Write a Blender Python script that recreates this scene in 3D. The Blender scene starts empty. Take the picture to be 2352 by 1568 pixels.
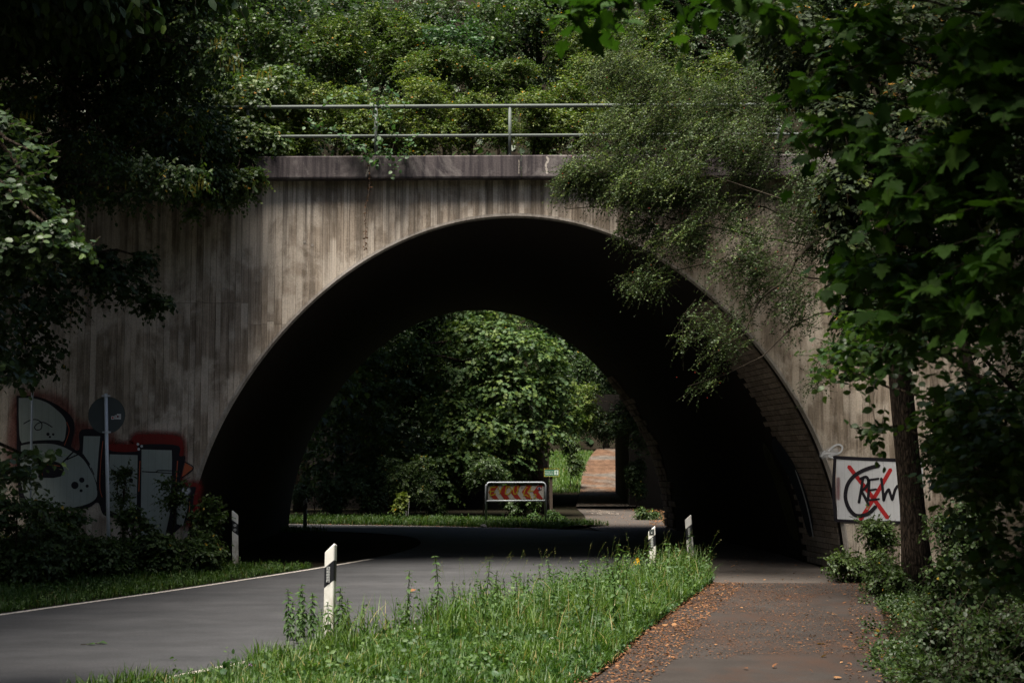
import bpy, math, random
import numpy as np
from mathutils import Vector, Matrix, noise

random.seed(7)
RNG = np.random.default_rng(7)
S = bpy.context.scene
COL = S.collection

# ------------------------------------------------------------------ camera, sky, sun, exposure
FPX, HC, PITCH = 3266.7, 1.95, math.atan(286 / 3266.7)      # focal length in photo units (2352 wide), eye height, tilt
cam = bpy.data.cameras.new("camera")
cam.lens, cam.sensor_width, cam.clip_start, cam.clip_end = 50, 36, 0.1, 900
cam.dof.use_dof, cam.dof.focus_distance, cam.dof.aperture_fstop = True, 26.0, 4.0
co = bpy.data.objects.new("camera", cam)
co.location, co.rotation_euler = (0, 0, HC), (math.pi / 2 + PITCH, 0, 0)
COL.objects.link(co)
S.camera = co

SUN_EL, SUN_AZ = math.radians(72), math.radians(28)
TO_SUN = Vector((-math.cos(SUN_EL) * math.sin(SUN_AZ), -math.cos(SUN_EL) * math.cos(SUN_AZ), math.sin(SUN_EL)))
W = bpy.data.worlds.new("World")
S.world = W
W.use_nodes = True
bg = W.node_tree.nodes["Background"]
sky = W.node_tree.nodes.new("ShaderNodeTexSky")
sky.sky_type, sky.sun_disc = 'NISHITA', False
sky.sun_elevation, sky.sun_rotation = SUN_EL, math.atan2(TO_SUN.x, TO_SUN.y)
sky.air_density, sky.dust_density, sky.ozone_density = 1.0, 3.0, 1.0
W.node_tree.links.new(sky.outputs[0], bg.inputs[0])
bg.inputs[1].default_value = 0.05
sl = bpy.data.lights.new("sun", 'SUN')
sl.energy, sl.angle, sl.color = 4.8, math.radians(30), (1.0, 0.93, 0.83)
so = bpy.data.objects.new("sun", sl)
so.rotation_euler = (-TO_SUN).to_track_quat('-Z', 'Y').to_euler()
COL.objects.link(so)
vs = S.view_settings
vs.view_transform, vs.look, vs.gamma, vs.use_curve_mapping = 'Standard', 'None', 1.0, False
vs.exposure = 1.5
S.cycles.max_bounces, S.cycles.diffuse_bounces, S.cycles.glossy_bounces = 6, 3, 2
S.cycles.transmission_bounces, S.cycles.transparent_max_bounces = 3, 8

# ------------------------------------------------------------------ survey helpers: photo point (2352 x 1568) to a place
CP, SP = math.cos(PITCH), math.sin(PITCH)
def ray(x, y):
    a, b = (x - 1176) / FPX, (784 - y) / FPX
    return np.array([a, CP - SP * b, SP + CP * b])
def gp(x, y, z=0.0):                      # on level ground
    r = ray(x, y); t = (z - HC) / r[2]
    return np.array([r[0] * t, r[1] * t, z])
def at(x, y, Y):                          # at distance Y
    r = ray(x, y); t = Y / r[1]
    return np.array([r[0] * t, Y, HC + r[2] * t])
WY, WK = 27.3, -0.02                      # front wall plane Y = WY + WK * X
def wp(x, y, off=0.0):
    r = ray(x, y); t = (WY + off) / (r[1] - WK * r[0])
    return np.array([r[0] * t, HC + r[2] * t])
def wy(X): return WY + WK * X
def ppm(Y): return FPX / Y

# ------------------------------------------------------------------ object helpers
def tag(o, label=None, cat=None, group=None, kind=None):
    if label: o["label"] = label
    if cat: o["category"] = cat
    if group: o["group"] = group
    if kind: o["kind"] = kind
    return o
def thing(name, loc, label, cat, group=None):
    o = bpy.data.objects.new(name, None)
    o.empty_display_size = 0.1
    o.location = loc
    COL.objects.link(o)
    return tag(o, label, cat, group)
def rootloc(p):
    v = Vector((0, 0, 0))
    while p is not None:
        v += p.location; p = p.parent
    return np.array(v)
def mesh(name, V, F, mat=None, smooth=False, tint=None):
    me = bpy.data.meshes.new(name)
    V = np.asarray(V, np.float32)
    if isinstance(F, np.ndarray) and F.ndim == 2:
        n, k = F.shape
        me.vertices.add(len(V)); me.vertices.foreach_set("co", V.ravel())
        me.loops.add(n * k); me.loops.foreach_set("vertex_index", F.astype(np.int32).ravel())
        me.polygons.add(n)
        me.polygons.foreach_set("loop_start", np.arange(0, n * k, k, dtype=np.int32))
        me.polygons.foreach_set("loop_total", np.full(n, k, np.int32))
        me.update(calc_edges=True)
    else:
        me.from_pydata([tuple(map(float, v)) for v in V], [], [tuple(map(int, f)) for f in F]); me.update()
    if smooth: me.polygons.foreach_set("use_smooth", np.ones(len(me.polygons), bool))
    if tint is not None:
        a = me.attributes.new("tint", 'FLOAT', 'POINT'); a.data.foreach_set("value", np.asarray(tint, np.float32))
    if mat: me.materials.append(mat)
    return me
def obj(name, V, F, mat, parent=None, smooth=False, tint=None, kind=None, loc=None):
    V = np.asarray(V, float)
    off = rootloc(parent) if parent is not None else np.zeros(3)
    if loc is not None: loc = np.asarray(loc, float)
    o = bpy.data.objects.new(name, mesh(name, V - (off if loc is None else loc), F, mat, smooth, tint))
    o.location = (0, 0, 0) if loc is None else tuple(loc - off)
    if parent is not None: o.parent = parent
    COL.objects.link(o)
    if kind: o["kind"] = kind
    return o
class MB:                                 # collects shapes for one mesh
    def __init__(s): s.V = []; s.F = []; s.n = 0
    def add(s, V, F):
        s.V += [tuple(map(float, v)) for v in V]; s.F += [tuple(int(i) + s.n for i in f) for f in F]; s.n = len(s.V)
        return s
    def box(s, a, b):
        (x0, y0, z0), (x1, y1, z1) = a, b
        return s.add([(x0, y0, z0), (x1, y0, z0), (x1, y1, z0), (x0, y1, z0), (x0, y0, z1), (x1, y0, z1), (x1, y1, z1), (x0, y1, z1)],
                     [(0, 3, 2, 1), (4, 5, 6, 7), (0, 1, 5, 4), (1, 2, 6, 5), (2, 3, 7, 6), (3, 0, 4, 7)])
    def prism(s, P, Q):                   # two matching outlines
        n = len(P)
        return s.add(list(P) + list(Q), [tuple(range(n))[::-1], tuple(range(n, 2 * n))] + [(i, (i + 1) % n, n + (i + 1) % n, n + i) for i in range(n)])
    def tube(s, pts, rad, k=8):
        V, F = tube(pts, rad, k); return s.add(V, F)
    def build(s, name, mat, parent=None, smooth=False, kind=None): return obj(name, np.array(s.V), s.F, mat, parent, smooth, kind=kind)
def tube(pts, rad, k=6):
    pts = np.asarray(pts, float); n = len(pts)
    rad = np.broadcast_to(np.asarray(rad, float), (n,))
    V, F = [], []
    ref = np.array([0.31, 0.17, 0.93])
    for i in range(n):
        t = pts[min(i + 1, n - 1)] - pts[max(i - 1, 0)]; t = t / (np.linalg.norm(t) + 1e-9)
        r = ref if abs(t @ ref) < 0.9 else np.array([1.0, 0, 0])
        a = np.cross(t, r); a /= np.linalg.norm(a); b = np.cross(t, a)
        for j in range(k):
            w = 2 * math.pi * j / k
            V.append(pts[i] + rad[i] * (a * math.cos(w) + b * math.sin(w)))
    for i in range(n - 1):
        for j in range(k):
            F.append((i * k + j, i * k + (j + 1) % k, (i + 1) * k + (j + 1) % k, (i + 1) * k + j))
    F.append(tuple(range(k))[::-1]); F.append(tuple(range((n - 1) * k, n * k)))
    return V, F
def stroke(pts, w, close=False):          # flat ribbon in 2-D
    P = np.asarray(pts, float); n = len(P)
    w = np.broadcast_to(np.asarray(w, float), (n,))
    L, R = [], []
    for i in range(n):
        a, b = P[max(i - 1, 0)], P[min(i + 1, n - 1)]
        t = (b - a) / (np.linalg.norm(b - a) + 1e-9); m = np.array([-t[1], t[0]]) * w[i] / 2
        L.append(P[i] + m); R.append(P[i] - m)
    t0 = (P[0] - P[1]) / np.linalg.norm(P[0] - P[1]); t1 = (P[-1] - P[-2]) / np.linalg.norm(P[-1] - P[-2])
    V = [P[0] + t0 * w[0] * .4] + [v for pr in zip(L, R) for v in pr] + [P[-1] + t1 * w[-1] * .4]
    F = [(0, 1, 2)] + [(1 + 2 * i, 3 + 2 * i, 4 + 2 * i, 2 + 2 * i) for i in range(n - 1)] + [(2 * n - 1, 2 * n + 1, 2 * n)]
    return np.array(V), F
def curve(pts, n=24):                     # Catmull-Rom through points
    P = np.asarray(pts, float); m = len(P)
    if m < 3: return np.array([P[0] + (P[-1] - P[0]) * t for t in np.linspace(0, 1, n)])
    out = []
    for s in np.linspace(0, m - 1, n):
        i = min(int(s), m - 2); t = s - i
        p0, p1, p2, p3 = P[max(i - 1, 0)], P[i], P[i + 1], P[min(i + 2, m - 1)]
        out.append(.5 * (2 * p1 + (p2 - p0) * t + (2 * p0 - 5 * p1 + 4 * p2 - p3) * t * t + (3 * p1 - p0 - 3 * p2 + p3) * t ** 3))
    return np.array(out)
def circle2(c, rx, ry=None, k=20):
    ry = ry or rx
    return [(c[0] + rx * math.cos(2 * math.pi * i / k), c[1] + ry * math.sin(2 * math.pi * i / k)) for i in range(k)]

# ------------------------------------------------------------------ materials
class N:
    def __init__(s, name, rough=0.7, spec=0.3):
        s.m = bpy.data.materials.new(name); s.m.use_nodes = True
        s.t = s.m.node_tree; s.b = s.t.nodes["Principled BSDF"]
        s.b.inputs["Roughness"].default_value = rough
        s.b.inputs["Specular IOR Level"].default_value = spec
    def new(s, typ, **kw):
        n = s.t.nodes.new("ShaderNode" + typ)
        for k, v in kw.items(): setattr(n, k, v)
        return n
    def put(s, sock, v):
        if isinstance(v, bpy.types.NodeSocket): s.t.links.new(v, sock)
        elif v is not None: sock.default_value = v
    def pos(s, scale=(1, 1, 1), obj=False):
        src = s.new("TexCoord").outputs["Object"] if obj else s.new("NewGeometry").outputs["Position"]
        mp = s.new("Mapping"); s.put(mp.inputs[0], src); mp.inputs["Scale"].default_value = scale
        return mp.outputs[0]
    def noise(s, vec, scale, detail=4, rough=.55, dist=0):
        n = s.new("TexNoise"); s.put(n.inputs["Vector"], vec); n.inputs["Scale"].default_value = scale
        n.inputs["Detail"].default_value = detail; n.inputs["Roughness"].default_value = rough; n.inputs["Distortion"].default_value = dist
        return n.outputs["Fac"]
    def ramp(s, fac, stops, interp='LINEAR'):
        r = s.new("ValToRGB"); s.put(r.inputs[0], fac); r.color_ramp.interpolation = interp
        e = r.color_ramp.elements
        while len(e) < len(stops): e.new(0.5)
        for i, (p, c) in enumerate(stops):
            e[i].position = p
            e[i].color = (c, c, c, 1) if isinstance(c, (int, float)) else (*c, 1)
        return r.outputs[0]
    def mix(s, fac, a, b, mode='MIX'):
        n = s.new("Mix", data_type='RGBA', blend_type=mode)
        s.put(n.inputs[0], fac)
        for i, v in ((6, a), (7, b)):
            s.put(n.inputs[i], (*v, 1) if isinstance(v, (tuple, list)) and len(v) == 3 else v)
        return n.outputs[2]
    def math(s, op, a, b=0.0, c=None):
        n = s.new("Math", operation=op); s.put(n.inputs[0], a); s.put(n.inputs[1], b)
        if c is not None: s.put(n.inputs[2], c)
        return n.outputs[0]
    def bump(s, h, strength=.3, dist=.01):
        n = s.new("Bump"); n.inputs["Strength"].default_value = strength; n.inputs["Distance"].default_value = dist
        s.put(n.inputs["Height"], h); s.put(s.b.inputs["Normal"], n.outputs[0]); return n.outputs[0]
    def color(s, c): s.put(s.b.inputs["Base Color"], (*c, 1) if isinstance(c, (tuple, list)) else c)
    def attr(s, name): return s.new("Attribute", attribute_name=name).outputs["Fac"]
    def rnd(s): return s.new("ObjectInfo").outputs["Random"]

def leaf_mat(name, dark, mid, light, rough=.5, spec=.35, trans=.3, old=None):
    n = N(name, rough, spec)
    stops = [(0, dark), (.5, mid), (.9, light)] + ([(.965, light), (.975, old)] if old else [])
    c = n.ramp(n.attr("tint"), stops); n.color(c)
    tr = n.new("BsdfTranslucent")
    n.put(tr.inputs[0], n.mix(1.0, c, (1.25, 1.4, .6), 'MULTIPLY'))
    mx = n.new("MixShader"); mx.inputs[0].default_value = trans
    n.put(mx.inputs[1], n.b.outputs[0]); n.put(mx.inputs[2], tr.outputs[0])
    n.put(n.t.nodes["Material Output"].inputs[0], mx.outputs[0])
    return n.m
def plain(name, c, rough=.6, spec=.3, var=.15, scale=8, metallic=0, bump=0):
    n = N(name, rough, spec)
    f = n.noise(n.pos(), scale, 5)
    n.color(n.mix(f, tuple(x * (1 - var) for x in c), tuple(min(1, x * (1 + var)) for x in c)))
    n.b.inputs["Metallic"].default_value = metallic
    if bump: n.bump(f, bump, .01)
    return n.m

def concrete_mat(name, base, dark, pale, boards=False):
    n = N(name, .88, .15)
    streak = n.noise(n.pos((7, 7, .35)), 1.6, 6, .65)
    blot = n.noise(n.pos((1, 1, .8)), .75, 7, .68, .5)
    fine = n.noise(n.pos(), 38, 5, .7)
    c = n.mix(n.ramp(streak, [(.38, 0), (.56, 1)]), dark, base)
    if boards:                            # each board took the cement differently, in lengths of its own
        r = n.rnd(); sp_ = n.new("SeparateXYZ"); n.put(sp_.inputs[0], n.pos())
        cv = n.new("CombineXYZ"); n.put(cv.inputs[0], n.math('MULTIPLY', r, 60.0)); n.put(cv.inputs[2], n.math('MULTIPLY', sp_.outputs[2], .55)); n.put(cv.inputs[1], n.math('MULTIPLY', sp_.outputs[0], .12))
        step = n.noise(cv.outputs[0], 1.3, 3, .6)
        c = n.mix(n.ramp(step, [(.51, 0), (.58, .7)]), c, pale)
        c = n.mix(n.ramp(step, [(.38, .6), (.45, 0)]), c, dark)
        c = n.mix(1.0, c, n.ramp(r, [(0, .88), (.5, 1), (1, 1.1)]), 'MULTIPLY')
    c = n.mix(n.ramp(blot, [(.50, 0), (.60, .85)]), c, pale)
    soot = n.noise(n.pos((2.2, 2.2, .5)), 1.0, 6, .72)
    c = n.mix(n.ramp(soot, [(.54, 0), (.70, .6)]), c, tuple(x * .5 for x in dark))
    if boards:
        dz = n.new("MapRange"); n.put(dz.inputs[0], sp_.outputs[2]); dz.inputs[1].default_value = 4.6; dz.inputs[2].default_value = 7.0
        drip = n.noise(n.pos((9, 9, .16)), 1.1, 5, .7)
        c = n.mix(n.math('MULTIPLY', n.ramp(drip, [(.46, 0), (.60, .8)]), dz.outputs[0]), c, (.12, .10, .08))
        low = n.noise(n.pos((5, 5, .2)), 1.4, 5, .7)
        c = n.mix(n.ramp(low, [(.56, 0), (.68, .55)]), c, (.15, .125, .10))
    pits = n.ramp(n.noise(n.pos(), 60, 2, .5), [(.27, .45), (.36, 1)])
    c = n.mix(1.0, c, pits, 'MULTIPLY')
    n.color(n.mix(.5, c, n.mix(1.0, c, n.ramp(fine, [(.3, .55), (.7, 1.35)]), 'MULTIPLY')))
    n.bump(n.math('ADD', fine, n.math('MULTIPLY', pits, .8)), .6, .012)
    return n.m

M = {}
M['board'] = concrete_mat("board_marked_concrete", (.43, .355, .28), (.20, .16, .12), (.62, .54, .45), True)
M['joint'] = plain("concrete_joint", (.12, .10, .085), .9, .1, .4, 12)
M['edge'] = concrete_mat("arch_edge_concrete", (.36, .32, .28), (.24, .21, .18), (.44, .40, .36))
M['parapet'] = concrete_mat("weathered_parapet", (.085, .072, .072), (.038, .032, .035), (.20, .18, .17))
n = N("vault_brick", .9, .15)
r = n.rnd(); f = n.noise(n.pos(), 9, 5, .65)
c = n.mix(r, (.20, .158, .125), (.30, .245, .20))
c = n.mix(1.0, c, n.ramp(f, [(.3, .6), (.7, 1.3)]), 'MULTIPLY')
n.color(c); n.bump(n.noise(n.pos(), 40, 5, .7), .6, .01); M['brick'] = n.m
n = N("portal_stone", .92, .12)
c = n.mix(n.rnd(), (.16, .115, .085), (.27, .205, .16))
n.color(n.mix(1.0, c, n.ramp(n.noise(n.pos(), 7, 6, .7), [(.3, .5), (.7, 1.35)]), 'MULTIPLY')); n.bump(n.noise(n.pos(), 14, 6, .7), .8, .03); M['stone'] = n.m
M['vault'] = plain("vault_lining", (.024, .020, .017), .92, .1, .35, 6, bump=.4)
M['shade_dark'] = plain('shade_dark_concrete', (.018, .016, .014), .92, .1, .35, 6, bump=.4)  # underpass concrete coloured near black to stand in for its shade
M['steel'] = plain("grey_painted_steel", (.085, .10, .09), .65, .25, .3, 20, bump=.15)
M['galv'] = plain("galvanised_steel", (.50, .54, .57), .45, .5, .22, 26, .1)
M['signback'] = plain("dark_sign_back", (.052, .062, .064), .5, .4, .12, 5)
M['socket'] = plain("socket_grey_green", (.07, .085, .075), .8, .2, .3, 14)
M['black'] = plain("black_plastic", (.012, .013, .016), .45, .4, .2, 9)
M['paper'] = plain("white_sticker", (.62, .62, .62), .5, .3, .05, 5)
M['redprint'] = plain("red_print", (.45, .04, .03), .5, .3, .1, 5)
M['blueprint'] = plain("blue_print", (.03, .05, .16), .5, .3, .1, 5)
n = N("post_white", .45, .35)
g = n.noise(n.pos((1, 1, .5)), 14, 6, .7); zz = n.new("SeparateXYZ"); n.put(zz.inputs[0], n.new("TexCoord").outputs["Object"])
dirt = n.math('MULTIPLY', n.ramp(g, [(.38, 1), (.62, 0)]), n.ramp(n.math('MULTIPLY', zz.outputs[2], 1.0), [(.12, .95), (.62, .12)]))
n.color(n.mix(dirt, (.72, .71, .66), (.23, .19, .11))); n.bump(g, .1, .004); M['postwhite'] = n.m
n = N("reflector_silver", .25, .6); n.b.inputs["Metallic"].default_value = .4
br = n.new("TexChecker"); n.put(br.inputs[0], n.pos((1, 1, 1), True)); br.inputs["Scale"].default_value = 60
n.color(n.mix(br.outputs["Fac"], (.42, .43, .43), (.60, .61, .60))); M['reflector'] = n.m
n = N("sign_white_sheet", .45, .4); g = n.noise(n.pos(), 30, 6, .75)
n.color(n.mix(n.ramp(g, [(.35, 1), (.6, 0)]), (.62, .60, .56), (.40, .37, .31))); M['sheetwhite'] = n.m
n = N("sign_red_sheet", .45, .4); g = n.noise(n.pos(), 24, 5, .7)
n.color(n.mix(g, (.30, .025, .018), (.46, .05, .035))); M['sheetred'] = n.m
M['yellowpaint'] = plain("yellow_spray_paint", (.50, .37, .03), .6, .3, .25, 30)
n = N("green_sign_sheet", .5, .35); g = n.noise(n.pos(), 20, 5, .7)
n.color(n.mix(g, (.025, .10, .055), (.05, .16, .085))); M['signgreen'] = n.m
M['signtext'] = plain("pale_sign_print", (.42, .50, .44), .6, .3, .1, 20)
M['timber'] = plain("dark_timber", (.055, .042, .032), .85, .15, .35, 18, bump=.4)
M['line'] = None

def spray_paint(name, c1, c2, soft=True, dense=1.0):
    n = N(name, .65, .25)
    g = n.noise(n.pos((1, 1, .45)), 6, 6, .7)
    c = n.mix(g, c1, c2)
    # the paint sinks into the board joints and pits of the concrete below it
    sx = n.new("SeparateXYZ"); n.put(sx.inputs[0], n.pos())
    wv = n.math('PINGPONG', n.math('ADD', sx.outputs[0], 40.0 + .0), BW / 2)
    j = n.ramp(n.math('DIVIDE', wv, BW / 2), [(0, .8), (.10, 1)])
    c = n.mix(1.0, c, j, 'MULTIPLY')
    n.color(c); n.bump(n.noise(n.pos(), 45, 5, .7), .5, .01)
    if soft:
        a = n.math('MULTIPLY', n.attr("tint"), 1.0)
        a2 = n.math('ADD', a, n.math('MULTIPLY', n.math('SUBTRACT', n.noise(n.pos(), 55, 4, .8), .5), .6))
        n.put(n.b.inputs["Alpha"], n.math('MULTIPLY', n.ramp(a2, [(.1, 0), (.75, 1)]), dense))
    else:
        n.put(n.b.inputs["Alpha"], n.ramp(n.noise(n.pos(), 60, 4, .75), [(.26, .25), (.36, dense)]))
    return n.m
BW = 0.1305
M['silver'] = spray_paint("silver_paint", (.27, .31, .275), (.39, .43, .39), False)
M['gblack'] = spray_paint("black_paint", (.010, .009, .013), (.018, .016, .022), False)
M['gred'] = spray_paint("red_paint_haze", (.17, .012, .010), (.25, .020, .015), True, .85)
M['gorange'] = spray_paint("orange_paint", (.45, .10, .04), (.5, .14, .06), False)
M['gwhite'] = spray_paint("white_paint", (.56, .57, .59), (.70, .71, .73), False)
M['gwhitesoft'] = spray_paint("white_paint_haze", (.6, .62, .65), (.7, .72, .74), True, .8)
M['gcross'] = spray_paint("red_cross_paint", (.42, .018, .022), (.5, .03, .03), False)
M['gyellow'] = spray_paint("olive_paint", (.045, .042, .016), (.07, .062, .025), True, .6)
M['gblue'] = spray_paint("blue_paint", (.010, .014, .026), (.016, .022, .04), True, .85)

n = N("asphalt_road", .82, .25)
p = n.pos(); fine = n.noise(p, 130, 3, .6); wide = n.noise(n.pos((.25, 1.2, 1)), .55, 5, .6)
c = n.mix(n.ramp(wide, [(.3, 0), (.7, 1)]), (.032, .033, .035), (.049, .049, .051))
c = n.mix(1.0, c, n.ramp(fine, [(.28, .45), (.72, 1.65)]), 'MULTIPLY')
c = n.mix(1.0, c, n.ramp(n.noise(p, 34, 4, .75), [(.3, .75), (.7, 1.28)]), 'MULTIPLY')
c = n.mix(1.0, c, n.ramp(n.noise(n.pos((.5, .9, 1)), 2.2, 6, .7), [(.36, .8), (.64, 1.15)]), 'MULTIPLY')
crack = n.new("TexVoronoi", feature='DISTANCE_TO_EDGE'); n.put(crack.inputs["Vector"], n.pos((.35, .5, 1))); crack.inputs["Scale"].default_value = .7
n.color(n.mix(n.ramp(n.noise(p, 3, 6, .75), [(.60, 0), (.74, .5)]), c, (.035, .03, .026)))
n.bump(fine, .35, .006); M['road'] = n.m
n = N("asphalt_path", .9, .15)
p = n.pos(); fine = n.noise(p, 110, 4, .65)
stain = n.noise(n.pos((1, .55, 1)), .9, 7, .72)
c = n.mix(n.ramp(n.noise(p, 1.3, 4), [(.3, 0), (.7, 1)]), (.022, .0185, .0165), (.034, .029, .026))
c = n.mix(n.ramp(stain, [(.46, 0), (.64, .75)]), c, (.040, .023, .016))
n.color(n.mix(1.0, c, n.ramp(fine, [(.28, .5), (.72, 1.55)]), 'MULTIPLY')); n.bump(fine, .5, .01); M['path'] = n.m
n = N("pale_path_slab", .9, .15)
p = n.pos(); fine = n.noise(p, 90, 4, .65)
c = n.mix(n.noise(p, 1.1, 6, .7), (.045, .038, .033), (.070, .060, .053))
n.color(n.mix(1.0, c, n.ramp(fine, [(.28, .6), (.72, 1.4)]), 'MULTIPLY')); n.bump(fine, .5, .01); M['slab'] = n.m
n = N("gravel_path", .95, .1)
p = n.pos(); band = n.noise(n.pos((.25, .16, 1)), 1.0, 4, .6)
c = n.mix(n.ramp(band, [(.44, 0), (.56, 1)]), (.10, .085, .07), (.105, .060, .036))
c = n.mix(1.0, c, n.ramp(n.noise(n.pos((1.2, .35, 1)), 1.6, 6, .75), [(.32, .45), (.68, 1.25)]), 'MULTIPLY')
n.color(n.mix(1.0, c, n.ramp(n.noise(p, 9, 6, .8), [(.3, .5), (.7, 1.4)]), 'MULTIPLY')); n.bump(n.noise(p, 20, 5), .6, .03); M['gravel'] = n.m
n = N("soil", .97, .05)
p = n.pos(); c = n.mix(n.noise(p, 1.7, 6, .7), (.010, .009, .006), (.022, .017, .011))
c = n.mix(n.ramp(n.noise(p, .8, 5, .7), [(.5, 0), (.65, .8)]), c, (.010, .016, .007))
n.color(c); n.bump(n.noise(p, 12, 6, .7), .8, .05); M['soil'] = n.m
n = N("line_paint", .7, .25)
g = n.noise(n.pos(), 22, 6, .75)
n.color(n.mix(n.ramp(g, [(.36, 1), (.52, 0)]), (.55, .50, .44), (.14, .12, .10))); M['line'] = n.m
n = N("faded_line_paint", .8, .2)
g = n.noise(n.pos(), 9, 6, .8)
n.color(n.mix(n.ramp(g, [(.42, 1), (.58, 0)]), (.34, .29, .24), (.075, .062, .053))); M['faded'] = n.m
n = N("tree_bark", .92, .12)
f = n.noise(n.pos((1, 1, .16)), 26, 6, .75, .6); f2 = n.noise(n.pos(), 5, 5, .7)
vo = n.new("TexVoronoi", feature='DISTANCE_TO_EDGE'); n.put(vo.inputs["Vector"], n.pos((1, 1, .2))); vo.inputs["Scale"].default_value = 27; vo.inputs["Randomness"].default_value = 1.0
cr = n.ramp(n.math('ADD', vo.outputs["Distance"], n.math('MULTIPLY', n.math('SUBTRACT', f, .5), .5)), [(0, .4), (.2, 1)])
n.color(n.mix(1.0, n.mix(n.ramp(f, [(.3, 0), (.7, 1)]), (.030, .023, .018), (.15, .108, .074)), cr, 'MULTIPLY')); n.bump(n.math('ADD', f, cr), 1.0, .06); M['bark'] = n.m
n = N("mossy_bark", .95, .1)
f = n.noise(n.pos((1, 1, .3)), 16, 6, .7)
n.color(n.mix(f, (.022, .018, .014), (.07, .058, .042))); n.bump(f, .8, .03); M['twig'] = n.m

M['lf_maple'] = leaf_mat("field_maple_leaf", (.022, .045, .012), (.045, .085, .022), (.10, .14, .03), .48, .4, .28, (.42, .20, .02))
M['lf_hornbeam'] = leaf_mat("hornbeam_leaf", (.016, .034, .012), (.036, .070, .018), (.085, .13, .025), .5, .35, .3, (.40, .26, .03))
M['lf_alder'] = leaf_mat("alder_leaf", (.014, .030, .012), (.032, .058, .022), (.065, .10, .03), .45, .25, .22)
M['lf_shrub'] = leaf_mat("shrub_leaf", (.028, .058, .010), (.066, .110, .020), (.155, .19, .034), .5, .3, .3, (.48, .22, .02))
M['lf_dogwood'] = leaf_mat("dogwood_leaf", (.020, .050, .018), (.038, .090, .032), (.07, .13, .04), .5, .35, .3)
M['lf_thorn'] = leaf_mat("hawthorn_leaf", (.022, .040, .010), (.046, .078, .024), (.115, .155, .042), .5, .2, .25)
M['lf_near'] = leaf_mat("large_maple_leaf", (.014, .038, .006), (.030, .074, .009), (.055, .115, .013), .6, .16, .34)
M['lf_hazel'] = leaf_mat("hazel_leaf", (.022, .052, .012), (.042, .092, .018), (.085, .14, .026), .45, .4, .38)
M['lf_oak'] = leaf_mat("oak_leaf", (.014, .024, .011), (.026, .040, .018), (.055, .075, .02), .65, .12, .2, (.3, .16, .03))
M['lf_far'] = leaf_mat("sycamore_leaf", (.024, .052, .018), (.052, .098, .030), (.105, .15, .03), .55, .2, .3)
M['lf_under'] = leaf_mat("undergrowth_leaf", (.020, .040, .012), (.045, .080, .020), (.085, .13, .03), .5, .35, .3, (.3, .2, .02))
M['lf_nettle'] = leaf_mat("nettle_leaf", (.028, .065, .018), (.050, .10, .028), (.09, .15, .04), .55, .3, .35)
M['grass'] = leaf_mat("grass_blade", (.016, .042, .006), (.038, .086, .011), (.085, .135, .02), .5, .35, .35, (.24, .20, .08))
M['litter'] = leaf_mat("dead_leaf", (.05, .022, .011), (.13, .055, .022), (.27, .14, .06), .7, .25, .12)
M['flower'] = plain("yellow_petal", (.75, .42, .01), .6, .2, .1, 20)
M['purple'] = plain("purple_petal", (.16, .05, .20), .6, .2, .15, 20)
M['whitefl'] = plain("white_petal", (.6, .62, .55), .6, .2, .1, 20)
M['berry'] = plain("red_berry", (.35, .03, .015), .35, .5, .1, 20)
M['seed'] = plain("hornbeam_seed", (.28, .24, .04), .6, .2, .25, 20)

# ------------------------------------------------------------------ foliage engine
def tmpl(V, F): return np.array(V, float), np.array(F, int)
T = {}
T['small'] = tmpl([(0, 0, 0), (.45, .34, .10), (1, 0, 0), (.45, -.34, .10)], [(0, 2, 1), (0, 3, 2)])
T['ovate'] = tmpl([(0, 0, 0), (.25, .26, .05), (.62, .28, .05), (1, 0, -.08), (.62, -.28, .05), (.25, -.26, .05), (.45, 0, 0)],
                  [(0, 6, 1), (6, 2, 1), (6, 3, 2), (0, 5, 6), (6, 5, 4), (6, 4, 3)])
T['round'] = tmpl([(0, 0, 0), (.2, .32, .06), (.65, .42, .07), (.98, .16, .0), (.98, -.16, .0), (.65, -.42, .07), (.2, -.32, .06), (.5, 0, -.02)],
                  [(0, 7, 1), (1, 7, 2), (2, 7, 3), (3, 7, 4), (4, 7, 5), (5, 7, 6), (6, 7, 0)])
def lobed(pts, c=(.42, 0, -.03)):
    V = [(0, 0, 0)] + [(x, y, z) for x, y, z in pts] + [(x, -y, z) for x, y, z in pts[::-1] if y > 0] + [c]
    m = len(V) - 1
    return tmpl(V, [(i, m, (i + 1) % m) for i in range(m)])
T['maple'] = lobed([(-.06, .30, .02), (.12, .34, .03), (.20, .62, -.05), (.38, .40, .03), (.52, .60, -.02), (.60, .28, .04), (.78, .26, .0), (1.05, 0, -.10)])
T['maple'] = (T['maple'][0], T['maple'][1][:, ::-1].copy())
T['lob5'] = lobed([(.05, .30, .0), (.22, .52, -.04), (.45, .28, .03), (.66, .42, -.02), (.72, .16, .02), (1.0, 0, -.06)])
def strip_leaf(st):
    V = []; F = []
    for (x, w, z) in st: V += [(x, w, z + .12 * w), (x, 0, z), (x, -w, z + .12 * w)]
    for i in range(len(st) - 1):
        a, b = 3 * i, 3 * i + 3
        F += [(a, a + 1, b + 1), (a, b + 1, b), (a + 1, a + 2, b + 2), (a + 1, b + 2, b + 1)]
    return tmpl(V, F)
T['oak'] = strip_leaf([(0, .02, 0), (.14, .10, 0), (.24, .07, .01), (.36, .22, .01), (.44, .12, .01), (.58, .28, .0), (.66, .15, 0), (.80, .22, -.02), (.88, .12, -.03), (1, .02, -.05)])
T['hazel'] = strip_leaf([(0, .02, 0), (.10, .20, .01), (.28, .33, .02), (.5, .36, .02), (.72, .28, .01), (.88, .14, -.02), (1.02, .0, -.08)])
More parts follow.
